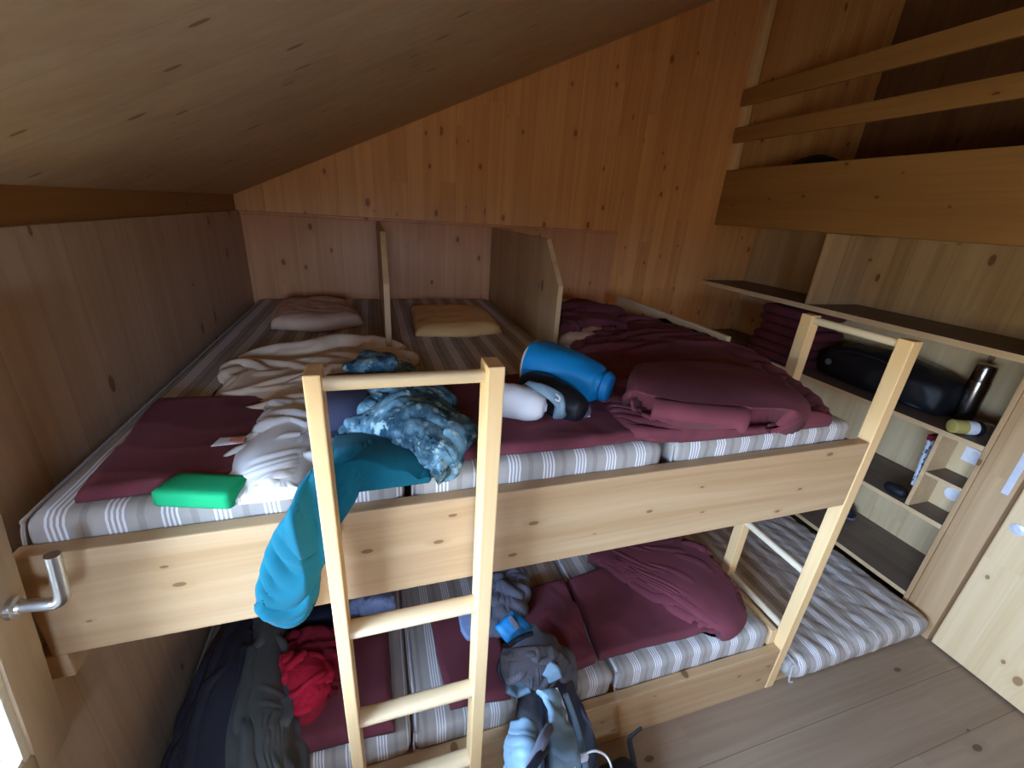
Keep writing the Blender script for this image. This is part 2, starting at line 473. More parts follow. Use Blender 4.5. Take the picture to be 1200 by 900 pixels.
M['alu'] = plain('pale_aluminium', (0.74, 0.77, 0.82), 0.35, 0.25)
M['dark'] = plain('dark_recess', (0.05, 0.03, 0.02), 0.8)

def glass():
    N = NT('window_glass'); t = N.t
    tr = N.n('ShaderNodeBsdfTransparent'); gl = N.n('ShaderNodeBsdfGlossy'); gl.inputs['Roughness'].default_value = 0.02
    fr = N.n('ShaderNodeFresnel'); fr.inputs['IOR'].default_value = 1.35
    mx = N.n('ShaderNodeMixShader')
    t.links.new(fr.outputs[0], mx.inputs[0]); t.links.new(tr.outputs[0], mx.inputs[1]); t.links.new(gl.outputs[0], mx.inputs[2])
    t.links.new(mx.outputs[0], t.nodes['Material Output'].inputs['Surface'])
    return N.m
M['glass'] = glass()
M['steel'] = plain('brushed_steel', (0.62, 0.62, 0.62), 0.32, 1.0)
M['steel_dark'] = plain('dark_steel', (0.26, 0.25, 0.24), 0.22, 1.0)

def striped():
    N = NT('striped_mattress_ticking'); p, g = N.pos()
    wob = N.noise(g.outputs['Position'], 3.5, 2.0)
    x = N.math('ADD', N.math('ADD', p[0], 10.0 + 0.012), N.math('MULTIPLY', wob, 0.012))
    ph = N.math('FRACT', N.math('DIVIDE', x, 0.0875))
    inside = N.math('MULTIPLY', N.math('GREATER_THAN', ph, 0.30), N.math('LESS_THAN', ph, 0.68))
    ln = N.math('LESS_THAN', N.math('FRACT', N.math('DIVIDE', N.math('SUBTRACT', ph, 0.30), 0.095)), 0.50)
    f = N.math('MULTIPLY', inside, ln)
    a = N.noise(g.outputs['Position'], 14.0, 3.0)
    basec = N.mix(a, lin(188, 181, 172), lin(158, 151, 142))
    band = N.math('MULTIPLY', N.math('GREATER_THAN', ph, 0.86), 0.35)
    basec = N.mix(band, basec, lin(120, 111, 104))
    w = N.noise(g.outputs['Position'], 500.0, 1.0)
    c = N.mix(N.math('MULTIPLY', f, 0.92), basec, lin(242, 242, 244))
    c = N.mix(N.math('MULTIPLY', w, 0.18), c, lin(90, 85, 80))
    N.base(c); N.set(Roughness=0.85, Specular_IOR_Level=0.2)
    N.bump(w, 0.08, 0.002)
    return N.m
M['ticking'] = striped()
M['piping'] = fabric('white_piping', lin(176, 172, 170), 0.08)
M['maroon'] = fabric('maroon_wool', lin(114, 58, 66), 0.20, 0.95, 0.22)
M['maroon_dark'] = fabric('dark_maroon_wool', lin(104, 48, 54), 0.22, 0.95, 0.25)
M['white'] = fabric('white_cotton', lin(226, 224, 222), 0.06, 0.85, 0.1)
M['cream'] = fabric('cream_cotton', lin(222, 200, 174), 0.08, 0.85, 0.1)
M['pillow'] = fabric('yellow_cream_pillow', lin(232, 190, 128), 0.07, 0.85, 0.1)
M['pillow_grey'] = fabric('beige_grey_pillow', lin(214, 180, 154), 0.08, 0.85, 0.1)
M['teal'] = fabric('teal_fleece', lin(6, 88, 104), 0.15, 0.95, 0.4, weave=300)
M['green'] = fabric('green_foam', lin(24, 158, 100), 0.10, 0.8, 0.1)
M['navy'] = fabric('slate_blue_cloth', lin(70, 74, 98), 0.12, 0.85, 0.15)
M['navy_dark'] = fabric('dark_navy_cloth', lin(28, 34, 54), 0.25, 0.8, 0.1)
M['blue'] = fabric('bright_blue_nylon', lin(0, 128, 186), 0.10, 0.55, 0.0, spec=0.4)
M['cyan'] = fabric('cyan_nylon', lin(18, 122, 182), 0.12, 0.5, 0.0, spec=0.4)
M['coat'] = fabric('grey_green_nylon', lin(86, 92, 94), 0.18, 0.6, 0.0, spec=0.35)
M['coat_dark'] = fabric('dark_blue_nylon', lin(44, 48, 62), 0.18, 0.6, 0.0, spec=0.35)
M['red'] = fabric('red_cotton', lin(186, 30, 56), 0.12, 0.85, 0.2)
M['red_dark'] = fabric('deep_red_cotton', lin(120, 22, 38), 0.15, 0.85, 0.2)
M['pack'] = fabric('blue_grey_pack_nylon', lin(112, 140, 156), 0.10, 0.55, 0.0, spec=0.35)
M['pack_grey'] = fabric('warm_grey_pack_nylon', lin(84, 82, 88), 0.2, 0.6, 0.0, spec=0.35)
M['pack_dark'] = fabric('dark_pack_nylon', lin(22, 26, 38), 0.2, 0.5, 0.0, spec=0.4)
M['black'] = fabric('black_nylon', lin(24, 25, 30), 0.25, 0.55, 0.0, spec=0.4)
M['black_pale'] = fabric('worn_black_nylon', lin(52, 56, 70), 0.2, 0.5, 0.0, spec=0.4)
M['grey_cloth'] = fabric('grey_cloth', lin(110, 112, 124), 0.15, 0.8, 0.1)
M['pale_blue'] = fabric('pale_blue_cloth', lin(150, 172, 214), 0.10, 0.8, 0.1)
M['grey_blue'] = fabric('grey_blue_rubber', lin(122, 146, 158), 0.12, 0.5, 0.0, spec=0.4)
M['paper'] = plain('white_card', (0.80, 0.82, 0.86), 0.6)
M['pink'] = plain('pink_card', (0.62, 0.24, 0.20), 0.6)
M['plastic_white'] = plain('white_plastic', (0.82, 0.84, 0.86), 0.4)
M['cord'] = plain('white_cord', (0.72, 0.74, 0.76), 0.6)
M['yellow_label'] = plain('yellow_green_label', (0.50, 0.42, 0.12), 0.5)

def camo():
    N = NT('blue_tie_dye_cotton'); g = N.n('ShaderNodeNewGeometry')
    v = g.outputs['Position']
    a = N.noise(v, 17.0, 4.0, 0.6); b = N.noise(v, 38.0, 3.0, 0.6)
    c = N.mix(N.ss(a, 0.38, 0.62), lin(40, 74, 92), lin(112, 152, 170))
    c = N.mix(N.ss(b, 0.56, 0.68), c, lin(158, 186, 192))
    c = N.mix(N.ss(b, 0.40, 0.30), c, lin(28, 48, 66))
    N.base(c); N.set(Roughness=0.85, Specular_IOR_Level=0.2, Sheen_Weight=0.0)
    return N.m
M['camo'] = camo()
def patterned():
    N = NT('white_blue_print'); g = N.n('ShaderNodeNewGeometry')
    vo = N.n('ShaderNodeTexVoronoi'); N.put(vo.inputs['Vector'], g.outputs['Position']); vo.inputs['Scale'].default_value = 55.0
    f = N.ss(vo.outputs['Distance'], 0.32, 0.42, 1.0, 0.0)
    N.base(N.mix(f, lin(205, 216, 228), lin(66, 84, 112))); N.set(Roughness=0.5)
    return N.m
M['print'] = patterned()

# ------------------------------------------------------------------ the room
D = 2.024; XR = 3.12; XW = 3.54; SL = 0.463; Z0 = 1.785; YF = -2.3; XE = 4.3
WY0, WY1, WZ0, WZ1 = -0.80, -0.035, 0.74, 1.60; VY0, VY1 = -2.00, -0.90           # window hole in the left wall, then one for an added window
b = BM(); box(b, -0.15, XE, YF, D + 0.1, -0.06, 0.0, 0); structure('floor', b, M['floor'])
b = BM()
box(b, -0.12, 0.0, YF, D, 0.0, WZ0, 0); box(b, -0.12, 0.0, WY1, D, WZ0, WZ1, 0)
box(b, -0.12, 0.0, VY1, WY0, WZ0, WZ1, 0); box(b, -0.12, 0.0, YF, VY0, WZ0, WZ1, 0); box(b, -0.12, 0.0, YF, D, WZ1, 1.70, 0)
structure('wall_left', b, M['wall_side'])
b = BM(); box(b, -0.14, -0.022, YF, D, 1.70, 1.80, 0); structure('trim_1', b, M['loft'])
b = BM(); box(b, -0.14, XE, D, D + 0.1, 0.0, 4.6, 0); structure('wall_back', b, M['wall_back'])
b = BM(); box(b, 0.0, 2.30, D - 0.02, D, 1.13, 1.685, 0.002); box(b, 0.0, 2.30, D - 0.034, D, 1.686, 1.70, 0.002); structure('trim_2', b, M['panel_x'])
FX0, FX1, FZ0, FZ1 = 0.30, 0.95, 1.45, 2.05                # hole for an added window behind the camera
b = BM(); box(b, -0.14, FX0, YF - 0.1, YF, 0.0, 4.6, 0); box(b, FX1, XE, YF - 0.1, YF, 0.0, 4.6, 0)
box(b, FX0, FX1, YF - 0.1, YF, 0.0, FZ0, 0); box(b, FX0, FX1, YF - 0.1, YF, FZ1, 4.6, 0)
structure('wall_front', b, M['wall_back'])
w3 = thing('added_window_3', 'window', 'window', (0.8, YF, FZ0)); del w3['label']; del w3['category']; w3['kind'] = 'structure'  # unseen window, added to throw fill light on beds and back wall
b = BM(); fw = 0.07
box(b, FX0, FX0 + fw, YF - .1, YF + .012, FZ0, FZ1); box(b, FX1 - fw, FX1, YF - .1, YF + .012, FZ0, FZ1)
box(b, FX0 + fw, FX1 - fw, YF - .1, YF + .012, FZ0, FZ0 + fw); box(b, FX0 + fw, FX1 - fw, YF - .1, YF + .012, FZ1 - fw, FZ1)
part('window_frame', b, M['sash'], w3)
b = BM(); box(b, FX0 + fw, FX1 - fw, YF - .05, YF - .046, FZ0 + fw, FZ1 - fw, 0); part('window_pane', b, M['glass'], w3)
b = BM()
prism(b, [(-0.2, Z0 - 0.2 * SL), (XE + .1, Z0 + (XE + .1) * SL), (XE + .1, Z0 + (XE + .1) * SL + .1), (-0.2, Z0 - 0.2 * SL + .1)], 'y', YF - .1, D + .1, 0)
structure('ceiling', b, M['ceiling'])
b = BM()
box(b, XR + 0.035, XR + 0.12, YF, -0.026, 0, 1.786, 0)       # wall round the door
box(b, XR - 0.004, XR + 0.034, YF, -0.96, 0, 1.786, 0); box(b, XR - 0.004, XR + 0.034, -0.96, -0.026, 1.715, 1.786, 0)
box(b, XW, XW + 0.06, -0.02, D, 0, 1.79, 0)                  # behind the shelves
structure('wall_right', b, M['panel_y'])
b = BM(); box(b, XE, XE + 0.1, YF, D, 0.0, 4.6, 0); structure('wall_loft', b, M['loft_shade'])  # stands nearer so its shade-dark colour fills more of the loft
# door and its frame board
b = BM(); box(b, XR - 0.006, XR + 0.12, -0.025, 0.10, 0.0, 1.79, 0.003); structure('trim_3', b, M['panel_y'])
door = thing('door_1', 'pale knotty wooden door at right edge beside the shelf unit', 'door', (XR, -0.5, 0.0))
del door['label']; del door['category']; door['kind'] = 'structure'
b = BM(); box(b, XR - 0.012, XR + 0.03, -0.93, -0.042, 0.012, 1.70, 0.004); part('door_leaf', b, M['door'], door)
b = lathe([(0.026, 0), (0.026, 0.006), (0.014, 0.009)], 24, (XR - 0.0125, -0.088, 0.90), (-1, 0, 0)); part('handle_rosette', b, M['alu'], door)
c = V((XR - 0.016, -0.088, 0.90))
b = tube([c, c + V((-0.03, 0, 0)), c + V((-0.05, 0.0, 0)), c + V((-0.055, -0.02, 0)), c + V((-0.055, -0.07, 0)), c + V((-0.055, -0.12, 0))], 0.010, 12)
part('door_handle', b, M['alu'], door)
b = lathe([(0.024, 0), (0.024, 0.006), (0.012, 0.009)], 20, (XR - 0.0125, -0.088, 0.72), (-1, 0, 0)); part('keyhole_rosette', b, M['alu'], door)
b = BM(); box(b, XR - 0.011, XR - 0.005, -0.012, 0.012, 0.83, 1.03, 0.002)
part('strike_plate', b, M['alu'], door)

# window
win = thing('window_1', 'window', 'window', (0, -0.4, WZ0)); del win['label']; del win['category']; win['kind'] = 'structure'
b = BM(); f0 = 0.045
box(b, -0.12, 0.006, WY1 - f0, WY1 + 0.0, WZ0, WZ1); box(b, -0.12, 0.006, WY0, WY0 + f0, WZ0, WZ1)
box(b, -0.12, 0.006, WY0 + f0, WY1 - f0, WZ0, WZ0 + 0.03); box(b, -0.12, 0.006, WY0 + f0, WY1 - f0, WZ1 - 0.03, WZ1)
part('window_frame', b, M['sash'], win)
TILT = Matrix.Translation((0.034, 0, WZ0 + 0.03)) @ Matrix.Rotation(math.radians(5.5), 4, 'Y') @ Matrix.Translation((-0.034, 0, -WZ0 - 0.03))
sy0, sy1, sz0, sz1 = WY0 + 0.005, -0.040, WZ0 + 0.03, WZ1 + 0.02
b = BM()
box(b, -0.02, 0.034, sy1 - 0.078, sy1, sz0, sz1, 0.005); box(b, -0.02, 0.034, sy0, sy0 + 0.078, sz0, sz1, 0.005)
box(b, -0.02, 0.034, sy0 + 0.078, sy1 - 0.078, sz0, sz0 + 0.075, 0.005); box(b, -0.02, 0.034, sy0 + 0.078, sy1 - 0.078, sz1 - 0.075, sz1, 0.005)
sash = part('window_sash', move(b, TILT), M['sash'], win)
b = BM(); y0, y1, z0, z1 = sy0 + 0.076, sy1 - 0.076, sz0 + 0.073, sz1 - 0.073; w = 0.016
box(b, 0.004, 0.028, y1 - w, y1, z0, z1, .003); box(b, 0.004, 0.028, y0, y0 + w, z0, z1, .003)
box(b, 0.004, 0.028, y0 + w, y1 - w, z0, z0 + w, .003); box(b, 0.004, 0.028, y0 + w, y1 - w, z1 - w, z1, .003)
part('glazing_bead', move(b, TILT), M['bead'], win)
b = BM(); box(b, -0.003, 0.001, y0, y1, z0, z1, 0); part('window_pane', move(b, TILT), M['glass'], win)
hb = TILT @ V((0.034, -0.075, 1.145))
hx = (TILT.to_3x3() @ V((1, 0, 0))); hz = (TILT.to_3x3() @ V((0, 0, 1)))
wh = lathe([(0.019, 0), (0.019, 0.008), (0.012, 0.010), (0.0105, 0.014)], 20, hb, hx); 
hd = part('window_handle', wh, M['steel'], win)
tube([hb + hx * 0.008, hb + hx * 0.035, hb + hx * 0.055 , hb + hx * 0.066 + hz * 0.012, hb + hx * 0.068 + hz * 0.035, hb + hx * 0.068 + hz * 0.10], 0.0105, 14, 40, bm=(b := BM()))
part('lever', b, M['steel'], hd)

w2 = thing('added_window_2', 'window', 'window', (0, -1.4, WZ0)); del w2['label']; del w2['category']; w2['kind'] = 'structure'  # unseen second window, added for broader, softer light from the left
b = BM(); fw = 0.07
box(b, -0.12, 0.012, VY1 - fw, VY1, WZ0, WZ1); box(b, -0.12, 0.012, VY0, VY0 + fw, WZ0, WZ1)
box(b, -0.12, 0.012, VY0 + fw, VY1 - fw, WZ0, WZ0 + fw); box(b, -0.12, 0.012, VY0 + fw, VY1 - fw, WZ1 - fw, WZ1)
part('window_frame', b, M['sash'], w2)
b = BM(); box(b, -0.05, -0.046, VY0 + fw, VY1 - fw, WZ0 + fw, WZ1 - fw, 0); part('window_pane', b, M['glass'], w2)

# ------------------------------------------------------------------ bunks
ZT, ZB, ZL = 1.18, 0.938, 0.228
up = thing('bunk_platform', 'upper wooden sleeping platform with a wide pale front board and head partitions', 'bunk', (1.05, 0.0, ZB), 'tiers of the sleeping bunk')
b = BM(); box(b, 0.03, 2.135, 0.0, 0.035, ZB, ZT, 0.004); part('front_board', b, M['board'], up)
b = BM(); box(b, 0.02, 2.13, 0.036, D - 0.022, 1.09, 1.125, 0.003); part('slat_base', b, M['panel_x'], up)
b = BM(); box(b, 0.002, 0.05, 0.002, 0.05, 0.875, 0.937, 0.003); part('support_bracket', b, M['board'], up)
b = BM(); box(b, 2.105, 2.135, 0.036, D - 0.022, 1.0, 1.145, 0.003); part('end_rail', b, M['panel_y'], up)
b = BM(); prism(b, [(0.64, 1.146), (1.57, 1.146), (1.57, 1.345), (0.64, 1.345)], 'x', 2.107, 2.13, 0.004); part('guard_board', b, M['shelf_y'], up)
def partition(x):
    b = BM(); prism(b, [(D - 0.022, 1.126), (0.87, 1.126), (0.87, 1.51), (1.05, 1.684), (D - 0.036, 1.684)], 'x', x - 0.011, x + 0.011, 0.002)
    part('partition', b, M['panel_y'], up)
partition(0.706); partition(1.405)

low = thing('bunk_platform', 'lower wooden sleeping platform with low front board near the floor', 'bunk', (1.05, 0.0, 0.0), 'tiers of the sleeping bunk')
b = BM(); box(b, 0.01, 2.135, 0.0, 0.035, 0.0, ZL, 0.004); part('front_board', b, M['board'], low)
b = BM(); box(b, 0.01, 2.10, 0.036, D - 0.004, 0.17, 0.20, 0.003); part('slat_base', b, M['panel_x'], low)
b = BM(); box(b, 2.105, 2.135, 0.036, D - 0.004, 0.0, 0.30, 0.004); part('side_board', b, M['shelf_y'], low)

def rung(bm_y, L0, L1, z, axis):
    pass
fl = thing('ladder', 'pale wooden ladder standing in front of the bunk at centre left', 'ladder', (0.71, -0.05, 0.0), 'bunk ladders')
for x0, x1 in ((0.541, 0.5685), (0.8508, 0.8839)):
    b = BM(); box(b, x0, x1, -0.080, -0.020, 0.0, 1.523, 0.003); part('side_post', b, M['ladder'], fl)
def rung_x(z, ry, rz, y=-0.05):
    rings = []
    for x in (0.563, 0.60, 0.65, 0.70, 0.76, 0.82, 0.857):
        rings.append(((x, y, z), (0, ry, 0), (0, 0, rz), 2.6))
    part('rung', loft(rings, 18, 18), M['rung'], fl)
rung_x(1.497, 0.013, 0.0125, -0.052)
for z in (0.905, 0.595, 0.285): rung_x(z, 0.023, 0.0125)
rl = thing('ladder', 'pale wooden ladder at right end of the bunk above the floor mattress', 'ladder', (2.16, 0.18, 0.0), 'bunk ladders')
for y0, y1, zb in ((-0.002, 0.042, 0.0), (0.318, 0.362, 0.0)):
    b = BM(); box(b, 2.137, 2.178, y0, y1, zb, 1.513, 0.003); part('side_post', b, M['ladder'], rl)
for z, r in ((1.495, 0.013), (0.595, 0.013), (0.31, 0.013)):
    rings = [((2.157, y, z), (r, 0, 0), (0, 0, r), 2.4) for y in (0.035, 0.1, 0.18, 0.26, 0.325)]
    part('rung', loft(rings, 16, 12), M['rung_y'], rl)

# mattresses
def mattress(x0, x1, y0, y1, z0, z1, label, group, seed, r=0.028, amp=0.004, wr=0.0):
    t = thing('mattress', label, 'mattress', ((x0 + x1) / 2, (y0 + y1) / 2, z0), group)
    def dp(p, n):
        q = p + V((seed * 3.1, 0, 0))
        h = noise.noise(V((q.x * 5, q.y * 4, q.z * 8))) * amp
        edge = math.exp(-((p.y - y0) / 0.10) ** 2)
        h += edge * (noise.noise(V((q.x * 26, q.y * 12, q.z * 30))) * 0.004)
        if wr:
            w = abs(noise.noise(V((q.x * 14 + q.y * 9, q.y * 2.2 - q.x * 3, 0))))
            h -= max(0, 1 - w * 7) * wr * (1 if n.z > 0.5 else 0.3)
        return h * (1 if n.z > -0.5 else 0)
    part('cover', soft_box(x0, x1, y0, y1, z0, z1, r, 0.022 if not wr else 0.014, dp), M['ticking'], t, 'all')
    zz = z1 - r * 0.3; k = r * 0.25
    zt = z0 + 0.028
    b = tube([(x0 + 0.02, y0 - .001, zt - .01), (x0 + 0.0, y0 + .002, zt), (x0 + .002, y0 + 0.012, z1 - .02), (x0 + 0.012, y0 + 0.03, z1 - 0.002), (x0 + 0.012, y0 + 0.3, z1 - 0.001), (x0 + 0.012, y1 - .05, z1 - 0.001)], 0.0035, 6, 40)
    part('piping', b, M['piping'], t)
    return t
GU = 'mattresses on the upper bunk'; GL = 'mattresses on the lower bunk'
mattress(0.035, 0.700, 0.037, 2.0, 1.127, 1.232, 'striped upper mattress against the left wall under the green block', GU, 1)
mattress(0.720, 1.390, 0.037, 2.0, 1.127, 1.236, 'striped upper mattress between the two head partitions', GU, 2)
mattress(1.418, 2.098, 0.037, 2.0, 1.127, 1.240, 'striped upper mattress at right end under the rumpled blanket', GU, 3, amp=0.006)
mattress(0.020, 0.692, 0.037, 2.0, 0.202, 0.312, 'striped lower mattress by the left wall under coat and red shirt', GL, 4)
mattress(0.702, 1.392, 0.037, 2.0, 0.202, 0.312, 'striped lower mattress behind the front ladder and backpack', GL, 5)
mattress(1.402, 2.098, 0.037, 2.0, 0.202, 0.312, 'striped lower mattress at right end under the spread maroon blanket', GL, 6, amp=0.006)
mattress(2.215, 3.085, -0.03, 2.0, 0.028, 0.145, 'wrinkled striped mattress lying near the floor between bunk and shelf', None, 7, 0.05, 0.006, 0.010)
b = BM(); box(b, 2.14, 3.10, 0.012, 2.0, 0.0, 0.027, 0.002)
solo('low_platform', b, M['board'], 'low wooden platform under the wrinkled floor mattress', 'platform')

# ------------------------------------------------------------------ shelves under the loft
sh = thing('shelf_unit', 'built-in open wooden shelf unit along the right wall below the loft', 'shelf', (3.3, 1.0, 0.0))
def shelf(name, z, x0=3.11, x1=XW - .002, y0=0.121, y1=D - .002, th=0.024):
    b = BM(); box(b, x0, x1, y0, y1, z - th, z, 0.002)
    b.normal_update()
    for f in b.faces:
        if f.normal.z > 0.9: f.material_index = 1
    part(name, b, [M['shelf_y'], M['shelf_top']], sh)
shelf('shelf_board', 1.385, th=0.03)
shelf('shelf_board', 0.985)
shelf('shelf_board', 0.568)
shelf('shelf_board', 0.155)
b = BM(); box(b, 3.108, XW - .002, 0.101, 0.1195, 0.0, 1.785, 0.002); part('end_panel', b, M['panel_y'], sh)
b = BM(); box(b, 3.112, XW - .002, 1.105, 1.125, 1.386, 1.784, 0.002); part('divider', b, M['panel_y'], sh)
b = BM(); box(b, XW - 0.02, XW - .001, 0.12, D - .002, 0.0, 1.384, 0.0); part('back_panel', b, M['niche'], sh)
b = BM(); box(b, XW - 0.02, XW - .001, 0.12, D - .002, 1.386, 1.785, 0.0); part('upper_back_panel', b, M['upper'], sh)
b = BM(); box(b, 3.113, 3.26, 0.265, 0.282, 0.569, 0.96, 0.002); part('cubby_side', b, M['shelf_y'], sh)
b = BM(); box(b, 3.262, 3.275, 0.121, 0.282, 0.569, 0.96, 0.001); part('cubby_back', b, M['niche'], sh)
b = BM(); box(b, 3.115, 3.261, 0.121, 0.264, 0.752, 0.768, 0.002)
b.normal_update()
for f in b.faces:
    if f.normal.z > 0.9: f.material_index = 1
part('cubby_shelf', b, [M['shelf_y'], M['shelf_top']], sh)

# loft
lo = thing('loft_bunk', 'high loft bunk with deep front beam and two guard rails at upper right', 'bunk', (3.3, 0.0, 1.786))
b = BM(); box(b, XR - 0.01, XR + 0.03, YF + .02, D - .002, 1.787, 2.153, 0.004); part('front_beam', b, M['loft'], lo)
b = BM(); box(b, XR + 0.031, XE - .01, YF + .02, D - .002, 1.795, 1.83, 0); part('loft_deck', b, M['loft'], lo)
b = BM(); box(b, XR - 0.012, XR + 0.03, 1.955, 2.022, 2.154, 3.19, 0.003); part('corner_post', b, M['ladder'], lo)
for z0, z1 in ((2.318, 2.41), (2.535, 2.635)):
    b = BM(); box(b, XR - 0.034, XR - 0.013, YF + .02, 2.0, z0, z1, 0.003); part('guard_rail', b, M['loft'], lo)

# ------------------------------------------------------------------ bedding on the upper bunk
ZU = 1.238
def clampx(bm, lim=2.102, y0=0.6):
    for v in bm.verts:
        if v.co.y > y0 and v.co.x > lim: v.co.x = lim
    return bm
def rest(bm, z, y1=0.012):
    """cloth lies on the surface, it does not sink into it"""
    for v in bm.verts:
        if v.co.z < z and v.co.y > y1: v.co.z = z
    return bm
def behind(bm, y=-0.004, z=1.0):
    for v in bm.verts:
        if v.co.z > z and v.co.y < y: v.co.y = y + (v.co.y - y) * 0.04
    return bm
def pillow(grid, z, mat, label, group, thick, seed):
    b = px_sheet(grid, z, 40, 30, thick, folds=[(0.006, 0.09, 20 + seed * 40, 1.6), (0.004, 0.05, 100, 1.5)], rim=0.09)
    return solo('pillow', b, mat, label, 'pillow', group, 'all')
GP = 'pillows at the head of the upper bunk'
pillow([[(318, 386), (319, 372), (331, 360)], [(348, 388), (350, 372), (352, 358)], [(385, 388), (386, 372), (388, 357)], [(426, 381), (421, 371), (409, 362)]],
       ZU, M['pillow_grey'], 'rumpled beige pillow at head of the mattress by left wall', GP, 0.055, 1)
pillow([[(487, 394), (484, 380), (481, 366)], [(520, 395), (518, 380), (512, 364)], [(556, 394), (551, 380), (543, 364)], [(588, 391), (578, 377), (568, 367)]],
       ZU, M['pillow'], 'yellowish flat pillow between the two wooden head partitions', GP, 0.045, 2)
pillow([[(655, 402), (655, 390), (656, 378)], [(680, 408), (678, 396), (675, 384)], [(705, 410), (698, 398), (690, 386)], [(722, 404), (712, 394), (702, 386)]],
       ZU, M['pillow_grey'], 'grey pillow half under dark maroon blanket right of partition', GP, 0.05, 3)

GB = 'maroon blankets'
WOOL = [(0.006, 0.22, 15, 2.0), (0.003, 0.09, 80, 2.5)]
def blanket(grid, z, thick, label, heights=None, folds=WOOL, mat='maroon', nu=70, nv=60, rim=0.018, jitter=0.006, fix=None, under=True, zmin=None, sim=None, base=None):
    b = px_sheet(grid, z, nu, nv, thick, heights, folds=folds, rim=rim, jitter=jitter, under=under, sim=sim, base=base)
    if zmin is not None: rest(b, zmin)
    if fix: fix(b)
    return solo('blanket', b, M[mat], label, 'blanket', GB, 'all')

def wall_fix(b):
    for v in b.verts:
        if v.co.x < 0.012: v.co.x = 0.012
blanket([[(88, 586), (125, 545), (186, 474)], [(180, 578), (215, 530), (246, 471)], [(270, 567), (290, 520), (310, 470)], [(380, 556), (386, 510), (392, 468)]],
        ZU, 0.022, 'flat folded maroon blanket by left wall behind the green block', fix=wall_fix)
blanket([[(498, 548), (495, 500), (490, 454)], [(590, 533), (585, 490), (580, 447)], [(680, 525), (660, 482), (640, 442)], [(756, 517), (742, 490), (700, 442)]],
        ZU + 0.004, 0.022, 'smooth folded maroon blanket under the blue sack on the middle mattress')
RUMP = [(0.016, 0.26, 35, 2.2), (0.010, 0.13, -30, 1.8), (0.004, 0.06, 10, 2.0)]
def b3(b):
    clampx(b)
    for v in b.verts:
        if v.co.y < 0.04 and v.co.z > 1.2: v.co.y = 0.04 + (v.co.y - 0.04) * 0.2
blanket([[(716, 482), (708, 455), (690, 430), (668, 412)], [(745, 507), (735, 462), (722, 418), (703, 390)], [(800, 518), (790, 467), (765, 405), (738, 376)],
         [(880, 518), (860, 462), (815, 400), (775, 380)], [(986, 502), (932, 450), (862, 405), (800, 378)]],
        ZU + 0.006, 0.018, 'wide rumpled dark maroon blanket spread over the right upper mattress',
        [[.01, .02, .01, 0], [.015, .04, .03, .03], [.01, .06, .06, .04], [.01, .05, .06, .03], [.005, .03, .04, .02]], (), nu=70, nv=60, fix=b3, zmin=ZU + .004, sim=dict(gu=1.10, gv=1.12, span=8, bend=.5, hmax=.06, seed=11))
blanket([[(655, 392), (655, 378), (656, 364)], [(680, 386), (680, 374), (676, 360)], [(705, 384), (705, 374), (700, 364)], [(735, 392), (730, 380), (722, 370)]],
        ZU + 0.05, 0.04, 'dark maroon blanket heaped against back wall right of partition', None, (), mat='maroon_dark', zmin=ZU + .002, nu=40, nv=30, sim=dict(gu=1.15, gv=1.15, span=5, bend=.4, hmax=.05, seed=12))
blanket([[(744, 472), (735, 457), (743, 441)], [(790, 491), (787, 462), (800, 436)], [(855, 495), (852, 467), (852, 440)], [(905, 492), (905, 472), (896, 452)], [(926, 480), (926, 474), (918, 465)]],
        ZU + 0.075, 0.045, 'thick rolled maroon blanket lying on top of the rumpled one', [[0, .01, 0], [0, .015, .0], [0, .015, .0], [0, .015, .0], [0, .005, 0]],
        (), rim=0.028, nu=56, nv=36, jitter=.012, sim=dict(gu=1.04, gv=1.05, span=9, bend=.6, hmax=.03, seed=31, pin=.3), base=ZU + .055)

# card, sheets, block
t = thing('card', 'small white and pink card lying on the folded maroon blanket', 'card', at(268, 518, 'z', 1.268))
part('sheet', px_sheet([[(247, 523), (258, 513)], [(285, 519), (287, 511)]], 1.266, 6, 4, 0.002, rim=0.002), M['paper'], t)
part('picture', px_sheet([[(268, 518), (272, 513)], [(286, 518), (288, 512)]], 1.269, 6, 4, 0.002, rim=0.002), M['pink'], t, label='pink printed corner')

COTTON = [(0.020, 0.10, 30, 2.5), (0.014, 0.06, -50, 2.5), (0.006, 0.03, 15, 2.0)]
b = px_sheet([[(262, 457), (258, 446), (268, 433)], [(300, 476), (300, 446), (310, 414)], [(345, 478), (345, 442), (360, 410)],
              [(395, 472), (400, 432), (405, 403)], [(440, 452), (445, 427), (450, 405)], [(486, 434), (486, 423), (478, 414)]],
             ZU + 0.004, 80, 46, 0.006, [[0, .005, 0], [.005, .02, .01], [.01, .03, .01], [.01, .03, .02], [.01, .03, .01], [0, .01, 0]], rim=0.008, jitter=0.02, sim=dict(gu=1.22, gv=1.35, span=4, bend=.3, hmax=.06, seed=3))
solo('sheet', rest(b, ZU + .003), M['cream'], 'crumpled cream sleeping sheet on left upper mattress behind the ladder', 'sheet', None, 'all')
b = px_sheet([[(250, 556), (254, 545), (268, 528)], [(280, 594), (285, 548), (298, 500)], [(312, 605), (316, 545), (322, 472)],
              [(348, 594), (350, 540), (352, 470)], [(386, 568), (386, 530), (380, 478)]],
             ZU + 0.004, 60, 60, 0.006, [[0, .0, 0], [.0, .02, .02], [.0, .035, .04], [.0, .03, .04], [0, .01, .02]],
             rim=0.008, jitter=0.018, sim=dict(gu=1.30, gv=1.22, span=3, bend=.25, hmax=.045, seed=5, g=.0006, valley=(.09, 70, 2.2, .13)))
solo('sheet', behind(rest(b, ZU + .003, -1), -.008), M['white'], 'crumpled white sheet heaped beside the green block and ladder', 'sheet', None, 'all')
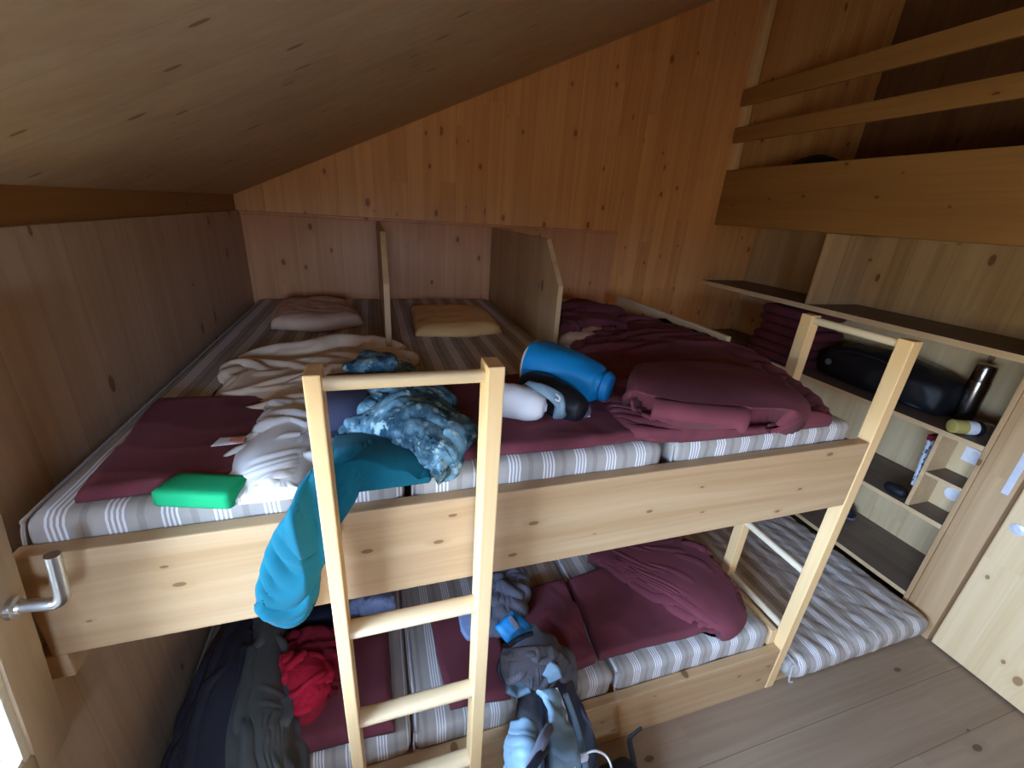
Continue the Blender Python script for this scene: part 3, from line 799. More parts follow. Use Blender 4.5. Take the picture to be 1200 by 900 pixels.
A = at(179, 595, 'z', 1.238); B = at(271, 599, 'z', 1.238); ax = (B - A).normalized(); L = (B - A).length
b = soft_box(0, L, 0, 0.068, 0, 0.036, 0.007, 0.012, lambda p, n: noise.noise(p * 60) * 0.0008)
b.transform(Matrix.Translation(A) @ Matrix.Rotation(math.atan2(ax.y, ax.x), 4, 'Z') @ Matrix(((1, 0.12, 0, 0), (0, 1, 0, 0), (0, 0, 1, 0), (0, 0, 0, 1))))
solo('foam_block', b, M['green'], 'flat bright green foam block on front corner of left upper mattress', 'block', None, 'all')

# jackets and fleece by the ladder
b = px_sheet([[(376, 520), (378, 480), (384, 446)], [(400, 506), (404, 474), (410, 446)], [(445, 490), (445, 466), (445, 446)]],
             ZU + 0.01, 40, 40, 0.03, [[.0, .05, .02], [.03, .08, .04], [.03, .06, .03]], folds=[(0.006, 0.12, 40, 2)], rim=0.04)
solo('cloth', rest(b, ZU + .003), M['navy'], 'slate blue bundle of cloth behind the left ladder post', 'cloth', None, 'all')
JK = [(0.018, 0.13, -35, 2.0), (0.012, 0.07, 25, 2.0), (0.004, 0.03, 0, 2.0)]
t = thing('jacket', 'blue tie-dye patterned jacket heaped behind the ladder rungs', 'jacket', at(480, 500, 'z', ZU))
b = px_sheet([[(396, 508), (406, 494), (425, 470), (432, 440)], [(438, 510), (445, 492), (455, 464), (460, 430)], [(478, 526), (485, 498), (490, 466), (495, 443)],
              [(500, 566), (515, 524), (520, 487), (520, 464)], [(522, 556), (542, 532), (548, 511), (535, 486)]],
             ZU + 0.004, 64, 56, 0.010, [[.05, .06, .07, .04], [.05, .09, .10, .05], [.05, .10, .10, .03], [.0, .07, .07, .03], [.0, .02, .03, .01]],
             rim=0.012, jitter=0.012, sim=dict(gu=1.22, gv=1.25, span=5, bend=.35, hmax=.04, seed=7, valley=(.10, -30, 2.0, .10)))
part('body', behind(rest(b, ZU + .003), .01), M['camo'], t, 'all')
b = px_sheet([[(402, 436), (408, 432), (418, 424)], [(425, 436), (430, 428), (436, 418)], [(465, 436), (466, 430), (462, 424)]], ZU + 0.09, 40, 30, 0.025, folds=[(0.012, 0.06, 30, 2)], rim=0.03)
part('hood', b, M['camo'], t, 'all')
b = px_sheet([[(518, 505), (522, 490)], [(534, 530), (540, 512)], [(510, 560), (520, 548)]], ZU + 0.10, 30, 14, 0.02, [[0, .0], [-.05, -.04], [-.08, -.07]], folds=[(0.006, 0.05, 20, 2)], rim=0.02)
part('sleeve', rest(b, ZU + .003), M['camo'], t, 'all')

FL = [(0.012, 0.12, 60, 2.5), (0.006, 0.06, 20, 2.0)]
t = thing('fleece', 'teal fleece draped over the upper bunk front board beside ladder', 'fleece', at(400, 590, 'z', ZU))
Y = lambda u, v, y: at(u, v, 'y', y)
Zp = lambda u, v, z: at(u, v, 'z', z)
b = sheet([[Y(304, 704, -.010), Y(306, 664, -.010), Y(322, 622, -.012), Zp(348, 588, ZU + .012), Zp(368, 562, ZU + .03)],
           [Y(316, 724, -.014), Y(328, 672, -.012), Y(346, 622, -.014), Zp(370, 582, ZU + .03), Zp(388, 535, ZU + .06)],
           [Y(342, 727, -.014), Y(352, 676, -.012), Y(366, 626, -.014), Zp(392, 584, ZU + .03), Zp(412, 522, ZU + .08)],
           [Y(362, 706, -.010), Y(372, 668, -.010), Y(390, 618, -.010), Zp(415, 586, ZU + .01), Zp(436, 515, ZU + .07)]],
          26, 60, 0.016, rim=0.02, sim=dict(gu=1.14, gv=1.0, span=5, bend=.4, hmax=.018, seed=2, g=.0001, pin=.7))
for v in b.verts:
    if v.co.z < ZT + 0.004 and v.co.y > -0.003: v.co.y = -0.003
    if v.co.x > .49: v.co.y = -.003 + (v.co.y + .003) * (1 - .72 * min(1, (v.co.x - .49) / .03)) if v.co.y < -.003 else v.co.y
part('sleeve', b, M['teal'], t, 'all', 'hanging end of the fleece')
b = px_sheet([[(350, 600), (360, 575), (378, 550), (392, 514)], [(405, 592), (410, 566), (416, 540), (425, 510)], [(452, 580), (454, 556), (456, 530), (458, 508)],
              [(480, 570), (478, 552), (474, 535), (470, 518)], [(503, 562), (499, 552), (492, 540), (484, 528)]],
             ZU + 0.004, 60, 50, 0.014, [[0, .02, .04, .04], [0, .03, .06, .05], [0, .03, .05, .04], [0, .02, .04, .03], [0, .01, .02, .02]], rim=0.018, jitter=0.006, sim=dict(gu=1.12, gv=1.08, span=6, bend=.5, hmax=.035, seed=9))
part('body', behind(rest(b, ZU + .003, -1), -.012), M['teal'], t, 'all')

# small gear on the middle mattress
def axis_loft(p0, p1, prof, mat_up=(0, 0, 1), flat=1.0, nseg=28, nring=40, p=2.0, disp=None):
    """body along p0-p1; prof: (t, radius)"""
    p0, p1 = V(p0), V(p1); d = (p1 - p0); dn = d.normalized()
    s = dn.cross(V(mat_up)).normalized(); upv = s.cross(dn)
    return loft([(p0 + d * tt, s * r, upv * (r * flat), p) for tt, r in prof], nseg, nring, p, disp)
c0, c1 = Zp(578, 466, ZU + .075), Zp(641, 478, ZU + .068)
b = axis_loft(c0, c1, [(0, .030), (.06, .043), (.35, .047), (.75, .043), (.93, .030), (.97, .014), (1.0, .010)], disp=lambda p: noise.noise(p * 45) * .003)
solo('stuff_sack', b, M['white'], 'small white stuff sack right of the front ladder post', 'bag', None, 'all')
c0, c1 = Zp(614, 450, ZU + .065), Zp(684, 482, ZU + .06)
t = thing('pouch', 'black pouch with grey-blue trim leaning below the blue sack', 'pouch', Zp(650, 475, ZU))
b = axis_loft(c0, c1, [(0, .030), (.08, .048), (.4, .056), (.75, .05), (.95, .034), (1, .02)], disp=lambda p: noise.noise(p * 30) * .005)
part('body', b, M['black'], t, 'all')
b = sheet([[Zp(612, 452, ZU + .10), Zp(620, 446, ZU + .125)], [Zp(634, 462, ZU + .11), Zp(642, 452, ZU + .13)], [Zp(650, 476, ZU + .08), Zp(658, 462, ZU + .115)], [Zp(648, 488, ZU + .03), Zp(662, 480, ZU + .08)], [Zp(660, 490, ZU + .02), Zp(664, 484, ZU + .04)]], 40, 10, 0.008, folds=[(.004, .04, 0, 2)], rim=.012)
part('trim', b, M['grey_blue'], t, 'all', 'grey-blue trim')
b = tube([Zp(652, 462, ZU + .118), Zp(656, 466, ZU + .116), Zp(655, 470, ZU + .11), Zp(651, 468, ZU + .11)], .0025, 6); part('cord', b, M['cord'], t)
cc = Zp(680, 481, ZU + .038)
t = thing('sock_ball', 'grey ball of rolled socks at right end of the black pouch', 'socks', cc - V((0, 0, .032)))
part('roll', axis_loft(cc - V((.028, 0, 0)), cc + V((.028, 0, 0)), [(0, .006), (.1, .02), (.5, .031), (.9, .02), (1, .006)], disp=lambda p: noise.noise(p * 60) * .003), M['grey_cloth'], t, 'all')
part('cuff', tube([cc + V((-.018, -.024, -.008)), cc + V((0, -.031, -.014)), cc + V((.018, -.024, -.008))], .004, 8), M['paper'], t)
c0, c1 = Zp(624, 424, ZU + .10), Zp(707, 452, ZU + .085)
t = thing('stuff_sack', 'bright blue stuff sack lying on the middle mattress', 'bag', Zp(660, 450, ZU))
def gath(p):
    k = min(1, max(0, (p - c0).dot((c1 - c0).normalized()) / (c1 - c0).length - .35))
    return noise.noise(V((p.x * 10, p.y * 10, p.z * 40))) * .012 * k + noise.noise(p * 20) * .003
b = axis_loft(c0, c1, [(0, .066), (.03, .076), (.4, .078), (.7, .069), (.9, .057), (.96, .046), (1, .044)], flat=.95, p=2.6, disp=gath, nseg=48, nring=60)
part('body', b, M['blue'], t, 'all')
dd = (c1 - c0).normalized()
b = axis_loft(c0 - dd * .004, c0 + dd * .006, [(0, .070), (.5, .076), (1, .0765)], flat=.95, p=2.6); part('seam', b, M['cream'], t, 'all', 'pale end seam')
b = axis_loft(c1 - dd * .004, c1 + dd * .022, [(0, .042), (.4, .049), (1, .040)], flat=.95); part('collar', b, M['cyan'], t, 'all')

# ------------------------------------------------------------------ lower bunk
ZD = 0.314
blanket([[(345, 887), (332, 805), (325, 735)], [(405, 872), (396, 798), (385, 733)], [(463, 857), (458, 790), (454, 728)]], ZD + .012, 0.045,
        'folded maroon blanket under the red shirt on lower left mattress', rim=.03)
blanket([[(527, 833), (513, 772), (503, 724)], [(560, 827), (550, 770), (545, 716)], [(598, 819), (590, 766), (580, 712)]], ZD + .006, 0.028,
        'narrow folded maroon blanket behind the right ladder post on lower bunk', rim=.02)
blanket([[(606, 812), (604, 745), (604, 698)], [(650, 797), (640, 738), (640, 688)], [(697, 776), (678, 722), (660, 682)]], ZD + .004, 0.024,
        'flat maroon blanket behind the backpack on lower bunk', [[0, .01, .01], [0, .03, .02], [0, .02, .01]], RUMP, zmin=ZD + .001)
def b6(b):
    clampx(b, 2.098, -1)
blanket([[(702, 774), (686, 732), (664, 684)], [(760, 759), (745, 716), (715, 665)], [(822, 743), (806, 700), (768, 645)], [(867, 720), (858, 690), (830, 640)]], ZD + .004, 0.026,
        'wide maroon blanket spread on the right lower mattress', None, [(0.010, 0.25, 35, 2.2), (0.004, 0.10, -30, 1.8)], fix=b6, zmin=ZD + .001)
blanket([[(690, 652), (705, 645), (725, 636)], [(735, 684), (745, 665), (760, 636)], [(775, 708), (785, 680), (795, 636)], [(815, 727), (818, 700), (818, 640)], [(842, 735), (846, 716), (842, 672)], [(864, 722), (865, 713), (860, 695)]],
        ZD + .034, 0.03, 'turned-over maroon blanket bunched on the wide one at lower right', [[.0, .01, .01], [.0, .02, .02], [0, .03, .02], [0, .03, .03], [0, .02, .02], [0, .01, .01]],
        (), fix=b6, rim=.03, nu=70, nv=46, sim=dict(gu=1.05, gv=1.12, span=11, bend=.8, hmax=.05, seed=13, g=.0006))

t = thing('coat', 'dark grey-green coat lying along the left wall on lower bunk', 'coat', V((.2, .25, ZD)))
CF_ = [(0.020, 0.16, 5, 4.0), (0.012, 0.08, -12, 4.0), (0.004, 0.03, 30, 2)]
b = px_sheet([[(262, 960), (266, 860), (284, 780), (296, 728)], [(300, 950), (296, 855), (303, 780), (312, 726)], [(330, 945), (326, 855), (322, 790), (328, 728)], [(350, 935), (346, 862), (335, 795), (338, 730)]],
             ZD, 36, 60, 0.012, [[.13, .15, .17, .14], [.15, .17, .17, .14], [.10, .13, .14, .12], [.0, .02, .05, .05]], rim=.015, sim=dict(gu=1.35, gv=1.04, span=3, bend=.3, hmax=.032, seed=15, g=.0006, valley=(.055, 6, 7.0, .2)))
part('front_panel', wall_fix(rest(b, ZD)) or b, M['coat'], t, 'all')
b = px_sheet([[(178, 970), (205, 870), (240, 775), (268, 728)], [(225, 965), (238, 865), (262, 778), (282, 726)], [(272, 962), (276, 862), (290, 780), (300, 728)]],
             ZD, 36, 60, 0.012, [[.02, .06, .10, .08], [.12, .14, .17, .14], [.14, .15, .17, .14]], rim=.015, sim=dict(gu=1.3, gv=1.04, span=3, bend=.3, hmax=.03, seed=16, g=.0006, valley=(.06, 5, 7.0, .2)))
part('back_panel', wall_fix(rest(b, ZD)) or b, M['coat_dark'], t, 'all', 'dark blue side of the coat')

t = thing('shirt', 'bright red crumpled shirt on folded blanket below the fleece', 'shirt', Zp(360, 800, ZD))
RD = [(0.022, 0.09, 40, 1.6), (0.014, 0.05, -30, 1.6), (0.005, 0.02, 0, 2)]
b = px_sheet([[(336, 822), (326, 775), (338, 742)], [(366, 836), (362, 790), (362, 738)], [(386, 815), (390, 778), (392, 736)], [(402, 785), (404, 760), (404, 736)]], ZD + .06, 40, 40, .006,
             [[0, .04, .05], [0, .06, .07], [0, .05, .06], [0, .03, .03]], rim=.008, jitter=.012, sim=dict(gu=1.3, gv=1.3, span=3, bend=.3, hmax=.04, seed=17, valley=(.07, 80, 1.8, .14)))
part('back', rest(b, ZD + .055), M['red_dark'], t, 'all', 'shaded deep red back of the shirt')  # same shirt cloth; its shade is put into the darker red
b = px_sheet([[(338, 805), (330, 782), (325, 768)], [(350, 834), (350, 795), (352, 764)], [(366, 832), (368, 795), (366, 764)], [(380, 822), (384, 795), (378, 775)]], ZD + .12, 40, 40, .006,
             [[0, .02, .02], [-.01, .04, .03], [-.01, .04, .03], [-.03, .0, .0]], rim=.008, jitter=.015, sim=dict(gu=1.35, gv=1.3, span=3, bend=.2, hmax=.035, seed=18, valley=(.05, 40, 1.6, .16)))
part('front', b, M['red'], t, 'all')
b = px_sheet([[(338, 742), (342, 722), (346, 700)], [(368, 742), (370, 722), (372, 696)], [(404, 735), (404, 718), (404, 694)]], ZD + .03, 40, 30, .012,
             [[0, .06, .05], [0, .09, .07], [0, .06, .05]], rim=.015, jitter=.01, sim=dict(gu=1.3, gv=1.3, span=4, bend=.3, hmax=.04, seed=19, valley=(.07, 30, 2.0, .13)))
solo('clothes_bundle', rest(b, ZD + .002), M['navy_dark'], 'dark navy bundle of clothes under the front board behind red shirt', 'clothes', None, 'all')
b = px_sheet([[(410, 724), (412, 708), (414, 690)], [(438, 722), (440, 705), (440, 690)], [(462, 716), (462, 704), (458, 690)]], ZD + .02, 36, 30, .006,
             [[0, .04, .03], [0, .06, .04], [0, .03, .02]], rim=.008, jitter=.01, sim=dict(gu=1.35, gv=1.35, span=3, bend=.3, hmax=.03, seed=20, valley=(.05, 30, 2.0, .15)))
solo('shirt', rest(b, ZD + .002), M['pale_blue'], 'pale blue crumpled shirt behind the upper ladder rung on lower bunk', 'shirt', None, 'all')
b = px_sheet([[(540, 740), (538, 728), (536, 714)], [(549, 750), (549, 732), (548, 712)], [(562, 742), (562, 728), (558, 712)]], ZD + .05, 24, 24, .014, folds=[(0.005, 0.05, 30, 2)], rim=.015)
solo('towel', b, M['pale_blue'], 'small pale blue towel by the right ladder post on lower bunk', 'towel', None, 'all')
b = px_sheet([[(572, 748), (568, 708), (570, 672)], [(592, 742), (590, 706), (590, 666)], [(608, 728), (610, 698), (606, 664)], [(616, 705), (617, 688), (612, 668)]], ZD + .03, 40, 40, .010,
             [[0, .06, .05], [.02, .09, .07], [.02, .08, .06], [0, .03, .02]], rim=.012, jitter=.01, sim=dict(gu=1.4, gv=1.2, span=4, bend=.3, hmax=.04, seed=21, valley=(.07, 60, 2.0, .13)))
solo('jacket', rest(b, ZD + .002), M['grey_cloth'], 'grey crumpled jacket behind the backpack top on lower bunk', 'jacket', None, 'all')

# ------------------------------------------------------------------ backpack
t = thing('backpack', 'blue-grey trekking backpack leaning on the lower bunk right of ladder', 'backpack', V((1.08, -.18, 0.0)))
RX = V((0.955, -0.296, 0)); DY = V((0.25, 0.80, 0.50)).normalized()
def ring(u, v, y, hw, hd, p=2.4):
    c = at(u, v, 'y', y); return (c, RX * hw, DY * hd, p)
PKD = lambda p: noise.noise(V((p.x * 22, p.y * 10, p.z * 7))) * .012 + noise.noise(p * 40) * .004
body = [ring(637, 800, .02, .075, .06), ring(640, 815, .0, .090, .08), ring(644, 845, -.05, .108, .10), ring(650, 885, -.12, .125, .11), ring(655, 930, -.17, .135, .11), ring(660, 985, -.20, .135, .10), ring(663, 1030, -.205, .12, .08)]
lowz = min(r[0].z for r in body)
b = loft(body, 64, 80, 2.4, PKD)
for v in b.verts:
    if v.co.z < 0.004: v.co.z = 0.004
    if v.co.y > -0.008 and v.co.z < 0.33: v.co.y = -0.008
part('body', b, M['pack_dark'], t, 'all', 'dark main bag')
LID = lambda p: noise.noise(V((p.x * 16, p.y * 16, p.z * 30))) * .014 + noise.noise(p * 45) * .005
b = loft([ring(612, 745, .13, .04, .035), ring(618, 752, .115, .065, .05), ring(630, 770, .085, .095, .065), ring(637, 786, .06, .112, .07), ring(641, 797, .045, .100, .06), ring(641, 803, .04, .07, .045)], 64, 50, 2.3, LID)
part('lid', b, M['pack_grey'], t, 'all', 'warm grey lid')
def skin(u, v, y, off): 
    return at(u, v, 'y', y - off)
def band(pts, w, mat, name, par, lab=None, th=.005, n=40):
    cs = [V(p) for p in pts]; A_, B_ = [], []
    for k, p in enumerate(cs):
        d = (cs[min(k + 1, len(cs) - 1)] - cs[max(k - 1, 0)]).normalized()
        view = (p - CAM).normalized(); s = d.cross(view).normalized()
        A_.append(p - s * w / 2); B_.append(p + s * w / 2)
    bb = sheet([[a, b_] for a, b_ in zip(A_, B_)], n, 6, th, rim=.004)
    return part(name, bb, mat, par, 'all', lab)
b = sheet([[skin(580, 734, .14, .055), skin(592, 723, .15, .055), skin(600, 717, .15, .045)], [skin(589, 747, .12, .065), skin(602, 738, .13, .07), skin(612, 722, .14, .06)], [skin(598, 755, .11, .07), skin(612, 748, .12, .075), skin(625, 736, .12, .07)]], 30, 30, .022, folds=[(.005, .05, 30, 2)], rim=.02)
po = part('top_pocket', b, M['cyan'], t, 'all', 'bright blue top pocket')
ov = band([skin(597, 722, .15, .075), skin(603, 730, .14, .09), skin(607, 737, .13, .092)], .016, M['grey_cloth'], 'badge', po)
band([skin(596, 757, .105, .085), skin(608, 748, .11, .098), skin(625, 742, .115, .095)], .014, M['pack_dark'], 'zip_flap', po)
b = sheet([[skin(588, 792, .06, .075), skin(585, 775, .08, .08), skin(590, 760, .10, .075)], [skin(612, 800, .05, .085), skin(606, 782, .075, .095), skin(606, 758, .10, .09)], [skin(640, 801, .05, .085), skin(634, 783, .075, .095), skin(626, 756, .10, .09)], [skin(674, 788, .055, .06), skin(664, 772, .08, .07), skin(644, 756, .10, .07)]],
          50, 36, .008, rim=.012, sim=dict(gu=1.18, gv=1.25, span=3, bend=.3, hmax=.028, seed=41, valley=(.05, 85, 2.5, .18)))
part('lid_cover', b, M['pack_grey'], t, 'all')
# front panels of the pack
def panel(cols, mat, name, lab=None, folds=((0.010, 0.07, 80, 3.0), (0.005, 0.03, 60, 2.0)), nu=40, nv=70, th=.012):
    bb = sheet([[skin(*q) for q in c_] for c_ in cols], nu, nv, th, folds=folds, rim=.012)
    part(name, bb, mat, t, 'all', lab)
panel([[(590, 925, -.17, .05), (597, 880, -.11, .055), (603, 845, -.05, .06)], [(610, 930, -.17, .115), (613, 880, -.11, .11), (614, 843, -.05, .10)], [(634, 932, -.17, .124), (632, 885, -.11, .122), (629, 846, -.05, .108)]], M['pack'], 'front_pocket', 'blue-grey front pocket')
panel([[(645, 935, -.17, .12), (643, 885, -.11, .118), (640, 835, -.04, .10), (628, 812, -.0, .085)], [(665, 935, -.17, .12), (660, 885, -.11, .118), (652, 840, -.04, .10), (640, 808, -.0, .085)], [(682, 932, -.17, .115), (674, 885, -.11, .11), (662, 845, -.04, .095), (648, 812, .0, .08)]], M['pack'], 'front_pocket', 'blue-grey side pocket')
panel([[(592, 812, .03, .065), (592, 800, .05, .06), (592, 790, .06, .055)], [(606, 818, .03, .075), (608, 806, .05, .07), (610, 796, .06, .065)], [(622, 812, .03, .08), (624, 804, .05, .075), (624, 797, .06, .07)]], M['pack'], 'side_flap', 'blue-grey flap under the lid')
band([skin(690, 925, -.16, .11), skin(684, 885, -.10, .105), skin(674, 845, -.04, .095), skin(662, 812, 0, .08)], .016, M['pack'], 'compression_strap', t)
band([skin(622, 900, -.13, .135), skin(636, 868, -.09, .128), skin(645, 852, -.06, .12)], .026, M['grey_cloth'], 'compression_strap', t)
band([skin(612, 915, -.15, .135), skin(630, 890, -.12, .135), skin(640, 876, -.1, .13)], .02, M['pack_dark'], 'compression_strap', t)
band([skin(652, 806, .02, .088), skin(662, 832, -.02, .10), skin(668, 868, -.08, .115), skin(674, 905, -.14, .12)], .006, M['paper'], 'fold_highlight', t, 'thin pale highlight on a fold')  # added pale strip standing in for light along a fold
band([skin(633, 812, .01, .09), skin(637, 840, -.04, .11), skin(640, 880, -.1, .125), skin(641, 930, -.17, .13)], .012, M['pack_dark'], 'compression_strap', t)
bk = band([skin(640, 782, .06, .085), skin(648, 788, .05, .088), skin(651, 797, .04, .088)], .045, M['pack'], 'lid_strap', t, 'grey-blue strap closing the lid')
b = tube([skin(681, 886, -.10, .115), skin(688, 882, -.10, .118), skin(698, 880, -.10, .12), skin(708, 884, -.10, .122), skin(714, 892, -.11, .124), skin(718, 905, -.12, .124)], .003, 8); part('cord_loop', b, M['cord'], t)
b = BM(); q = skin(683, 888, -.10, .118); box(b, q.x - .014, q.x + .014, q.y - .006, q.y + .006, q.z - .012, q.z + .012, .003); part('buckle', b, M['paper'], t)
for uu in ((586, 760), (588, 775)):
    pass
b = tube([skin(597, 760, .09, .07), skin(588, 770, .08, .075), skin(584, 785, .06, .075), skin(590, 800, .04, .075)], .005, 8); part('carry_loop', b, M['pack_dark'], t)

# black bag standing on the floor
q = at(722, 905, 'z', 0.10)
t = thing('tote_bag', 'black bag with upright handle on floor right of the backpack', 'bag', V((q.x, q.y, 0)))
b = soft_box(q.x - .085, q.x + .075, q.y - .12, q.y + .03, 0.002, 0.135, .04, .012, lambda p, n: noise.noise(p * 18) * .008 if p.z > .02 else 0)
part('body', b, M['black'], t, 'all')
h0 = at(746, 905, 'y', q.y - .02)
b = tube([at(744, 915, 'y', q.y), at(742, 890, 'y', q.y), at(738, 868, 'y', q.y), at(744, 859, 'y', q.y), at(752, 853, 'y', q.y)], lambda k: .011 - .003 * k, 10, squash=.5)
part('handle', b, M['black'], t, 'all')

# ------------------------------------------------------------------ things on the shelves
for k in range(6):
    z0 = 0.986 + k * 0.058
    dx, dy = random.uniform(-.012, .012), random.uniform(-.02, .02)
    w = .42 - .012 * k + random.uniform(-.01, .01)
    y0 = 1.06 + dy
    sd = k * 3.3
    b = soft_box(3.135 + dx, 3.44 + dx, y0, y0 + w, z0, z0 + .055, .024, .016,
                 lambda p, n: (noise.noise(V((p.x * 9, p.y * 7, p.z * 30 + sd))) * .005) if abs(n.z) < .6 else 0)
    nm = ['lowest', 'second from bottom', 'third from bottom', 'third from top', 'second from top', 'topmost'][k]
    solo('folded_blanket', b, M['maroon_dark'], 'dark maroon folded blanket, %s of the stack in the wall niche' % nm, 'blanket', 'folded blankets stacked in the niche', 'all')
t = thing('duffel_bag', 'black duffel bag lying in the wall niche behind the right ladder', 'bag', V((3.33, .7, .986)))
def dd_(p): return noise.noise(V((p.x * 11, p.y * 8, p.z * 11))) * .016 + noise.noise(p * 32) * .005
b = loft([((3.33, 1.02, 1.06), (.05, 0, 0), (0, 0, .05)), ((3.33, 1.0, 1.07), (.10, 0, 0), (0, 0, .085)), ((3.325, .9, 1.085), (.135, 0, 0), (0, 0, .11)), ((3.32, .7, 1.09), (.15, 0, 0), (0, 0, .115)),
          ((3.32, .5, 1.08), (.145, 0, 0), (0, 0, .105)), ((3.32, .39, 1.07), (.115, 0, 0), (0, 0, .09)), ((3.32, .365, 1.065), (.06, 0, 0), (0, 0, .05))], 48, 60, 2.6, dd_)
for v in b.verts: v.co.z = max(v.co.z, .988)
part('body', b, M['black'], t, 'all')
b = sheet([[(3.20, .66, 1.02), (3.185, .66, 1.07), (3.195, .66, 1.12)], [(3.195, .58, 1.02), (3.175, .58, 1.075), (3.19, .58, 1.13)], [(3.20, .44, 1.01), (3.185, .44, 1.07), (3.2, .44, 1.12)], [(3.22, .40, 1.03), (3.21, .40, 1.06), (3.225, .40, 1.09)]], 40, 24, -.012, folds=[(.005, .07, 20, 2)], rim=.02)
part('side_pocket', b, M['black_pale'], t, 'all', 'worn bluish side pocket')
b = tube([(3.20, .95, 1.13), (3.19, .85, 1.175), (3.19, .7, 1.185), (3.20, .58, 1.165)], .006, 8, squash=.5); part('strap', b, M['black_pale'], t)
b = lathe([(.004, 0), (.018, .001), (.018, .004), (.010, .005)], 20, (3.196, .93, 1.085), (-1, -.1, 0)); part('round_patch', b, M['grey_cloth'], t)

c = at(1126, 491, 'z', .986)
t = thing('thermos', 'tall steel thermos standing in the wall niche', 'thermos', c)
part('flask', lathe([(.030, 0.0), (.040, .002), (.041, .006), (.041, .195), (.0395, .202)], 40, c), M['steel_dark'], t)
part('cup_lid', lathe([(.0385, .203), (.0385, .205), (.0380, .268), (.035, .277), (.028, .280), (.002, .281)], 40, c), M['steel_dark'], t)
p0, p1 = at(1114, 499, 'z', 1.018), at(1180, 507, 'z', 1.018)
p1 = at(1172, 505, 'z', 1.018)
t = thing('bottle', 'lying bottle with yellow label and crumpled silver end before the thermos', 'bottle', (p0 + p1) / 2 - V((0, 0, .032)))
crum = lambda p: noise.noise(p * 90) * .004
dv = p1 - p0
part('label', axis_loft(p0, p0 + dv * .28, [(0, .012), (.05, .026), (.2, .031), (1, .031)]), M['yellow_label'], t)
part('body', axis_loft(p0 + dv * .28, p0 + dv * .48, [(0, .031), (.5, .032), (1, .031)]), M['plastic_white'], t)
part('ring', axis_loft(p0 + dv * .48, p0 + dv * .58, [(0, .032), (.5, .034), (1, .032)]), M['black'], t)
part('foil_end', axis_loft(p0 + dv * .58, p1, [(0, .030), (.5, .026), (1, .012)], disp=crum), M['steel'], t)

# patterned case, little black purse, boot
t = thing('pencil_case', 'narrow white and blue patterned case leaning on the cubby side', 'case', V((3.16, .30, .66)))
b = soft_box(-.028, .028, -.009, .009, 0, .27, .008, .012)
Mt = Matrix.Translation((3.165, .298, .66)) @ Matrix.Rotation(math.radians(-4), 4, 'X')
part('body', move(b, Mt), M['print'], t)
b = BM(); box(b, -.030, .030, -.0105, .0105, .245, .272, .003); part('end_tab', move(b, Mt), M['red_dark'], t, True, 'dark red end tab')
b = axis_loft((3.14, .30, .60), (3.14, .40, .60), [(0, .012), (.15, .026), (.6, .030), (.9, .022), (1, .01)], disp=lambda p: noise.noise(p * 50) * .003)
solo('purse', b, M['black'], 'small black purse under the patterned case on shelf', 'purse', None, 'all')
def socket(y, z, rnd, lab):
    t = thing('wall_socket', lab, 'socket', (3.2615, y, z), 'sockets in the cubby')
    b = BM()
    if rnd: b = lathe([(.034, 0), (.034, .004), (.030, .007)], 28, (3.2615, y, z), (-1, 0, 0))
    else: box(b, 3.253, 3.2615, y - .036, y + .036, z - .036, z + .036, .003)
    part('plate', b, M['plastic_white'], t)
    b = lathe([(.021, 0), (.021, .003), (.018, .003), (.018, .0005)], 28, (3.2532 if not rnd else 3.2547, y, z), (-1, 0, 0)); part('socket_ring', b, M['paper'], t)
socket(.195, .875, False, 'square white wall socket in the upper cubby')
socket(.195, .665, True, 'round white wall socket in the lower cubby')
t = thing('boot', 'dark grey boot on the lowest shelf behind the right ladder', 'boot', V((3.42, .66, .156)))
b = loft([((3.40, .60, .185), (.02, 0, 0), (0, 0, .02)), ((3.40, .62, .190), (.036, 0, 0), (0, 0, .028)), ((3.41, .68, .20), (.042, 0, 0), (0, 0, .038)), ((3.42, .75, .225), (.044, 0, 0), (0, .012, .058)), ((3.43, .80, .25), (.046, 0, 0), (0, .0, .085)), ((3.43, .85, .25), (.04, 0, 0), (0, 0, .085)), ((3.43, .87, .25), (.02, 0, 0), (0, 0, .06))], 32, 40, 2.4)
for v in b.verts: v.co.z = max(v.co.z, .170)
part('upper', b, M['pack_dark'], t, 'all')
b = loft([((3.40, .592, .164), (.02, 0, 0), (0, 0, .006)), ((3.405, .63, .164), (.042, 0, 0), (0, 0, .007)), ((3.42, .75, .164), (.046, 0, 0), (0, 0, .007)), ((3.43, .86, .164), (.044, 0, 0), (0, 0, .007)), ((3.43, .885, .164), (.02, 0, 0), (0, 0, .006))], 24, 24, 3.0)
part('sole', b, M['grey_cloth'], t, 'all')
b = tube([(3.372, .69, .225), (3.40, .685, .242), (3.435, .69, .24), (3.45, .70, .225)], .004, 6); part('lace', b, M['cord'], t)
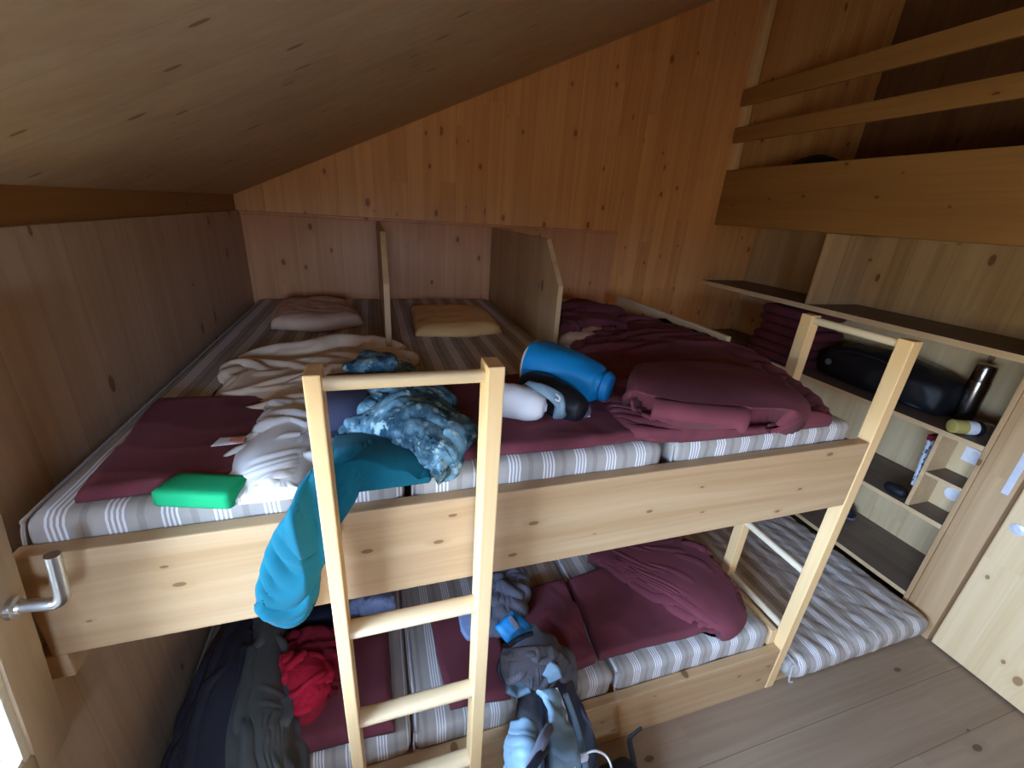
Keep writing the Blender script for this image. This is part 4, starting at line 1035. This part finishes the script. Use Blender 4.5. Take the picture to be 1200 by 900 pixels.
b = soft_box(3.28, 3.52, 1.42, 1.76, 1.832, 2.235, .12, .03, lambda p, n: noise.noise(p * 7) * .03 if p.z > 1.9 else 0)
solo('rucksack', b, M['black'], 'dark rucksack on the loft behind the guard rails', 'bag', None, 'all')


# ------------------------------------------------------------------ light
w = bpy.data.worlds.new('daylight'); scene.world = w; w.use_nodes = True
wt = w.node_tree; bg = wt.nodes['Background']
tc = wt.nodes.new('ShaderNodeTexCoord'); sp = wt.nodes.new('ShaderNodeSeparateXYZ'); wt.links.new(tc.outputs['Generated'], sp.inputs[0])
rp = wt.nodes.new('ShaderNodeValToRGB'); wt.links.new(sp.outputs[2], rp.inputs[0])
rp.color_ramp.elements[0].position = 0.0; rp.color_ramp.elements[0].color = (0.20, 0.21, 0.19, 1)   # ground
rp.color_ramp.elements[1].position = 0.05; rp.color_ramp.elements[1].color = (0.46, 0.655, 1.0, 1)    # overcast sky
wt.links.new(rp.outputs[0], bg.inputs[0]); bg.inputs[1].default_value = 62.0
def portal(loc, rot, sx, sy):
    d = bpy.data.lights.new('window_portal', 'AREA'); d.shape = 'RECTANGLE'; d.size = sx; d.size_y = sy
    d.cycles.is_portal = True
    o = bpy.data.objects.new('window_portal', d); COL.objects.link(o); o.location = loc; o.rotation_euler = rot
portal((-0.125, (WY0 + WY1) / 2, (WZ0 + WZ1) / 2), (0, math.radians(-90), 0), WZ1 - WZ0, WY1 - WY0)
portal((-0.125, (VY0 + VY1) / 2, (WZ0 + WZ1) / 2), (0, math.radians(-90), 0), WZ1 - WZ0, VY1 - VY0)
portal(((FX0 + FX1) / 2, YF - 0.105, (FZ0 + FZ1) / 2), (math.radians(90), 0, 0), FX1 - FX0, FZ1 - FZ0)

vs = scene.view_settings
vs.view_transform = 'Standard'; vs.look = 'None'; vs.gamma = 1.0; vs.use_curve_mapping = False; vs.exposure = 0.0
scene.cycles.max_bounces = 12; scene.cycles.diffuse_bounces = 10; scene.cycles.transparent_max_bounces = 8
scene.cycles.sample_clamp_indirect = 20.0
scene.cycles.use_denoising = True
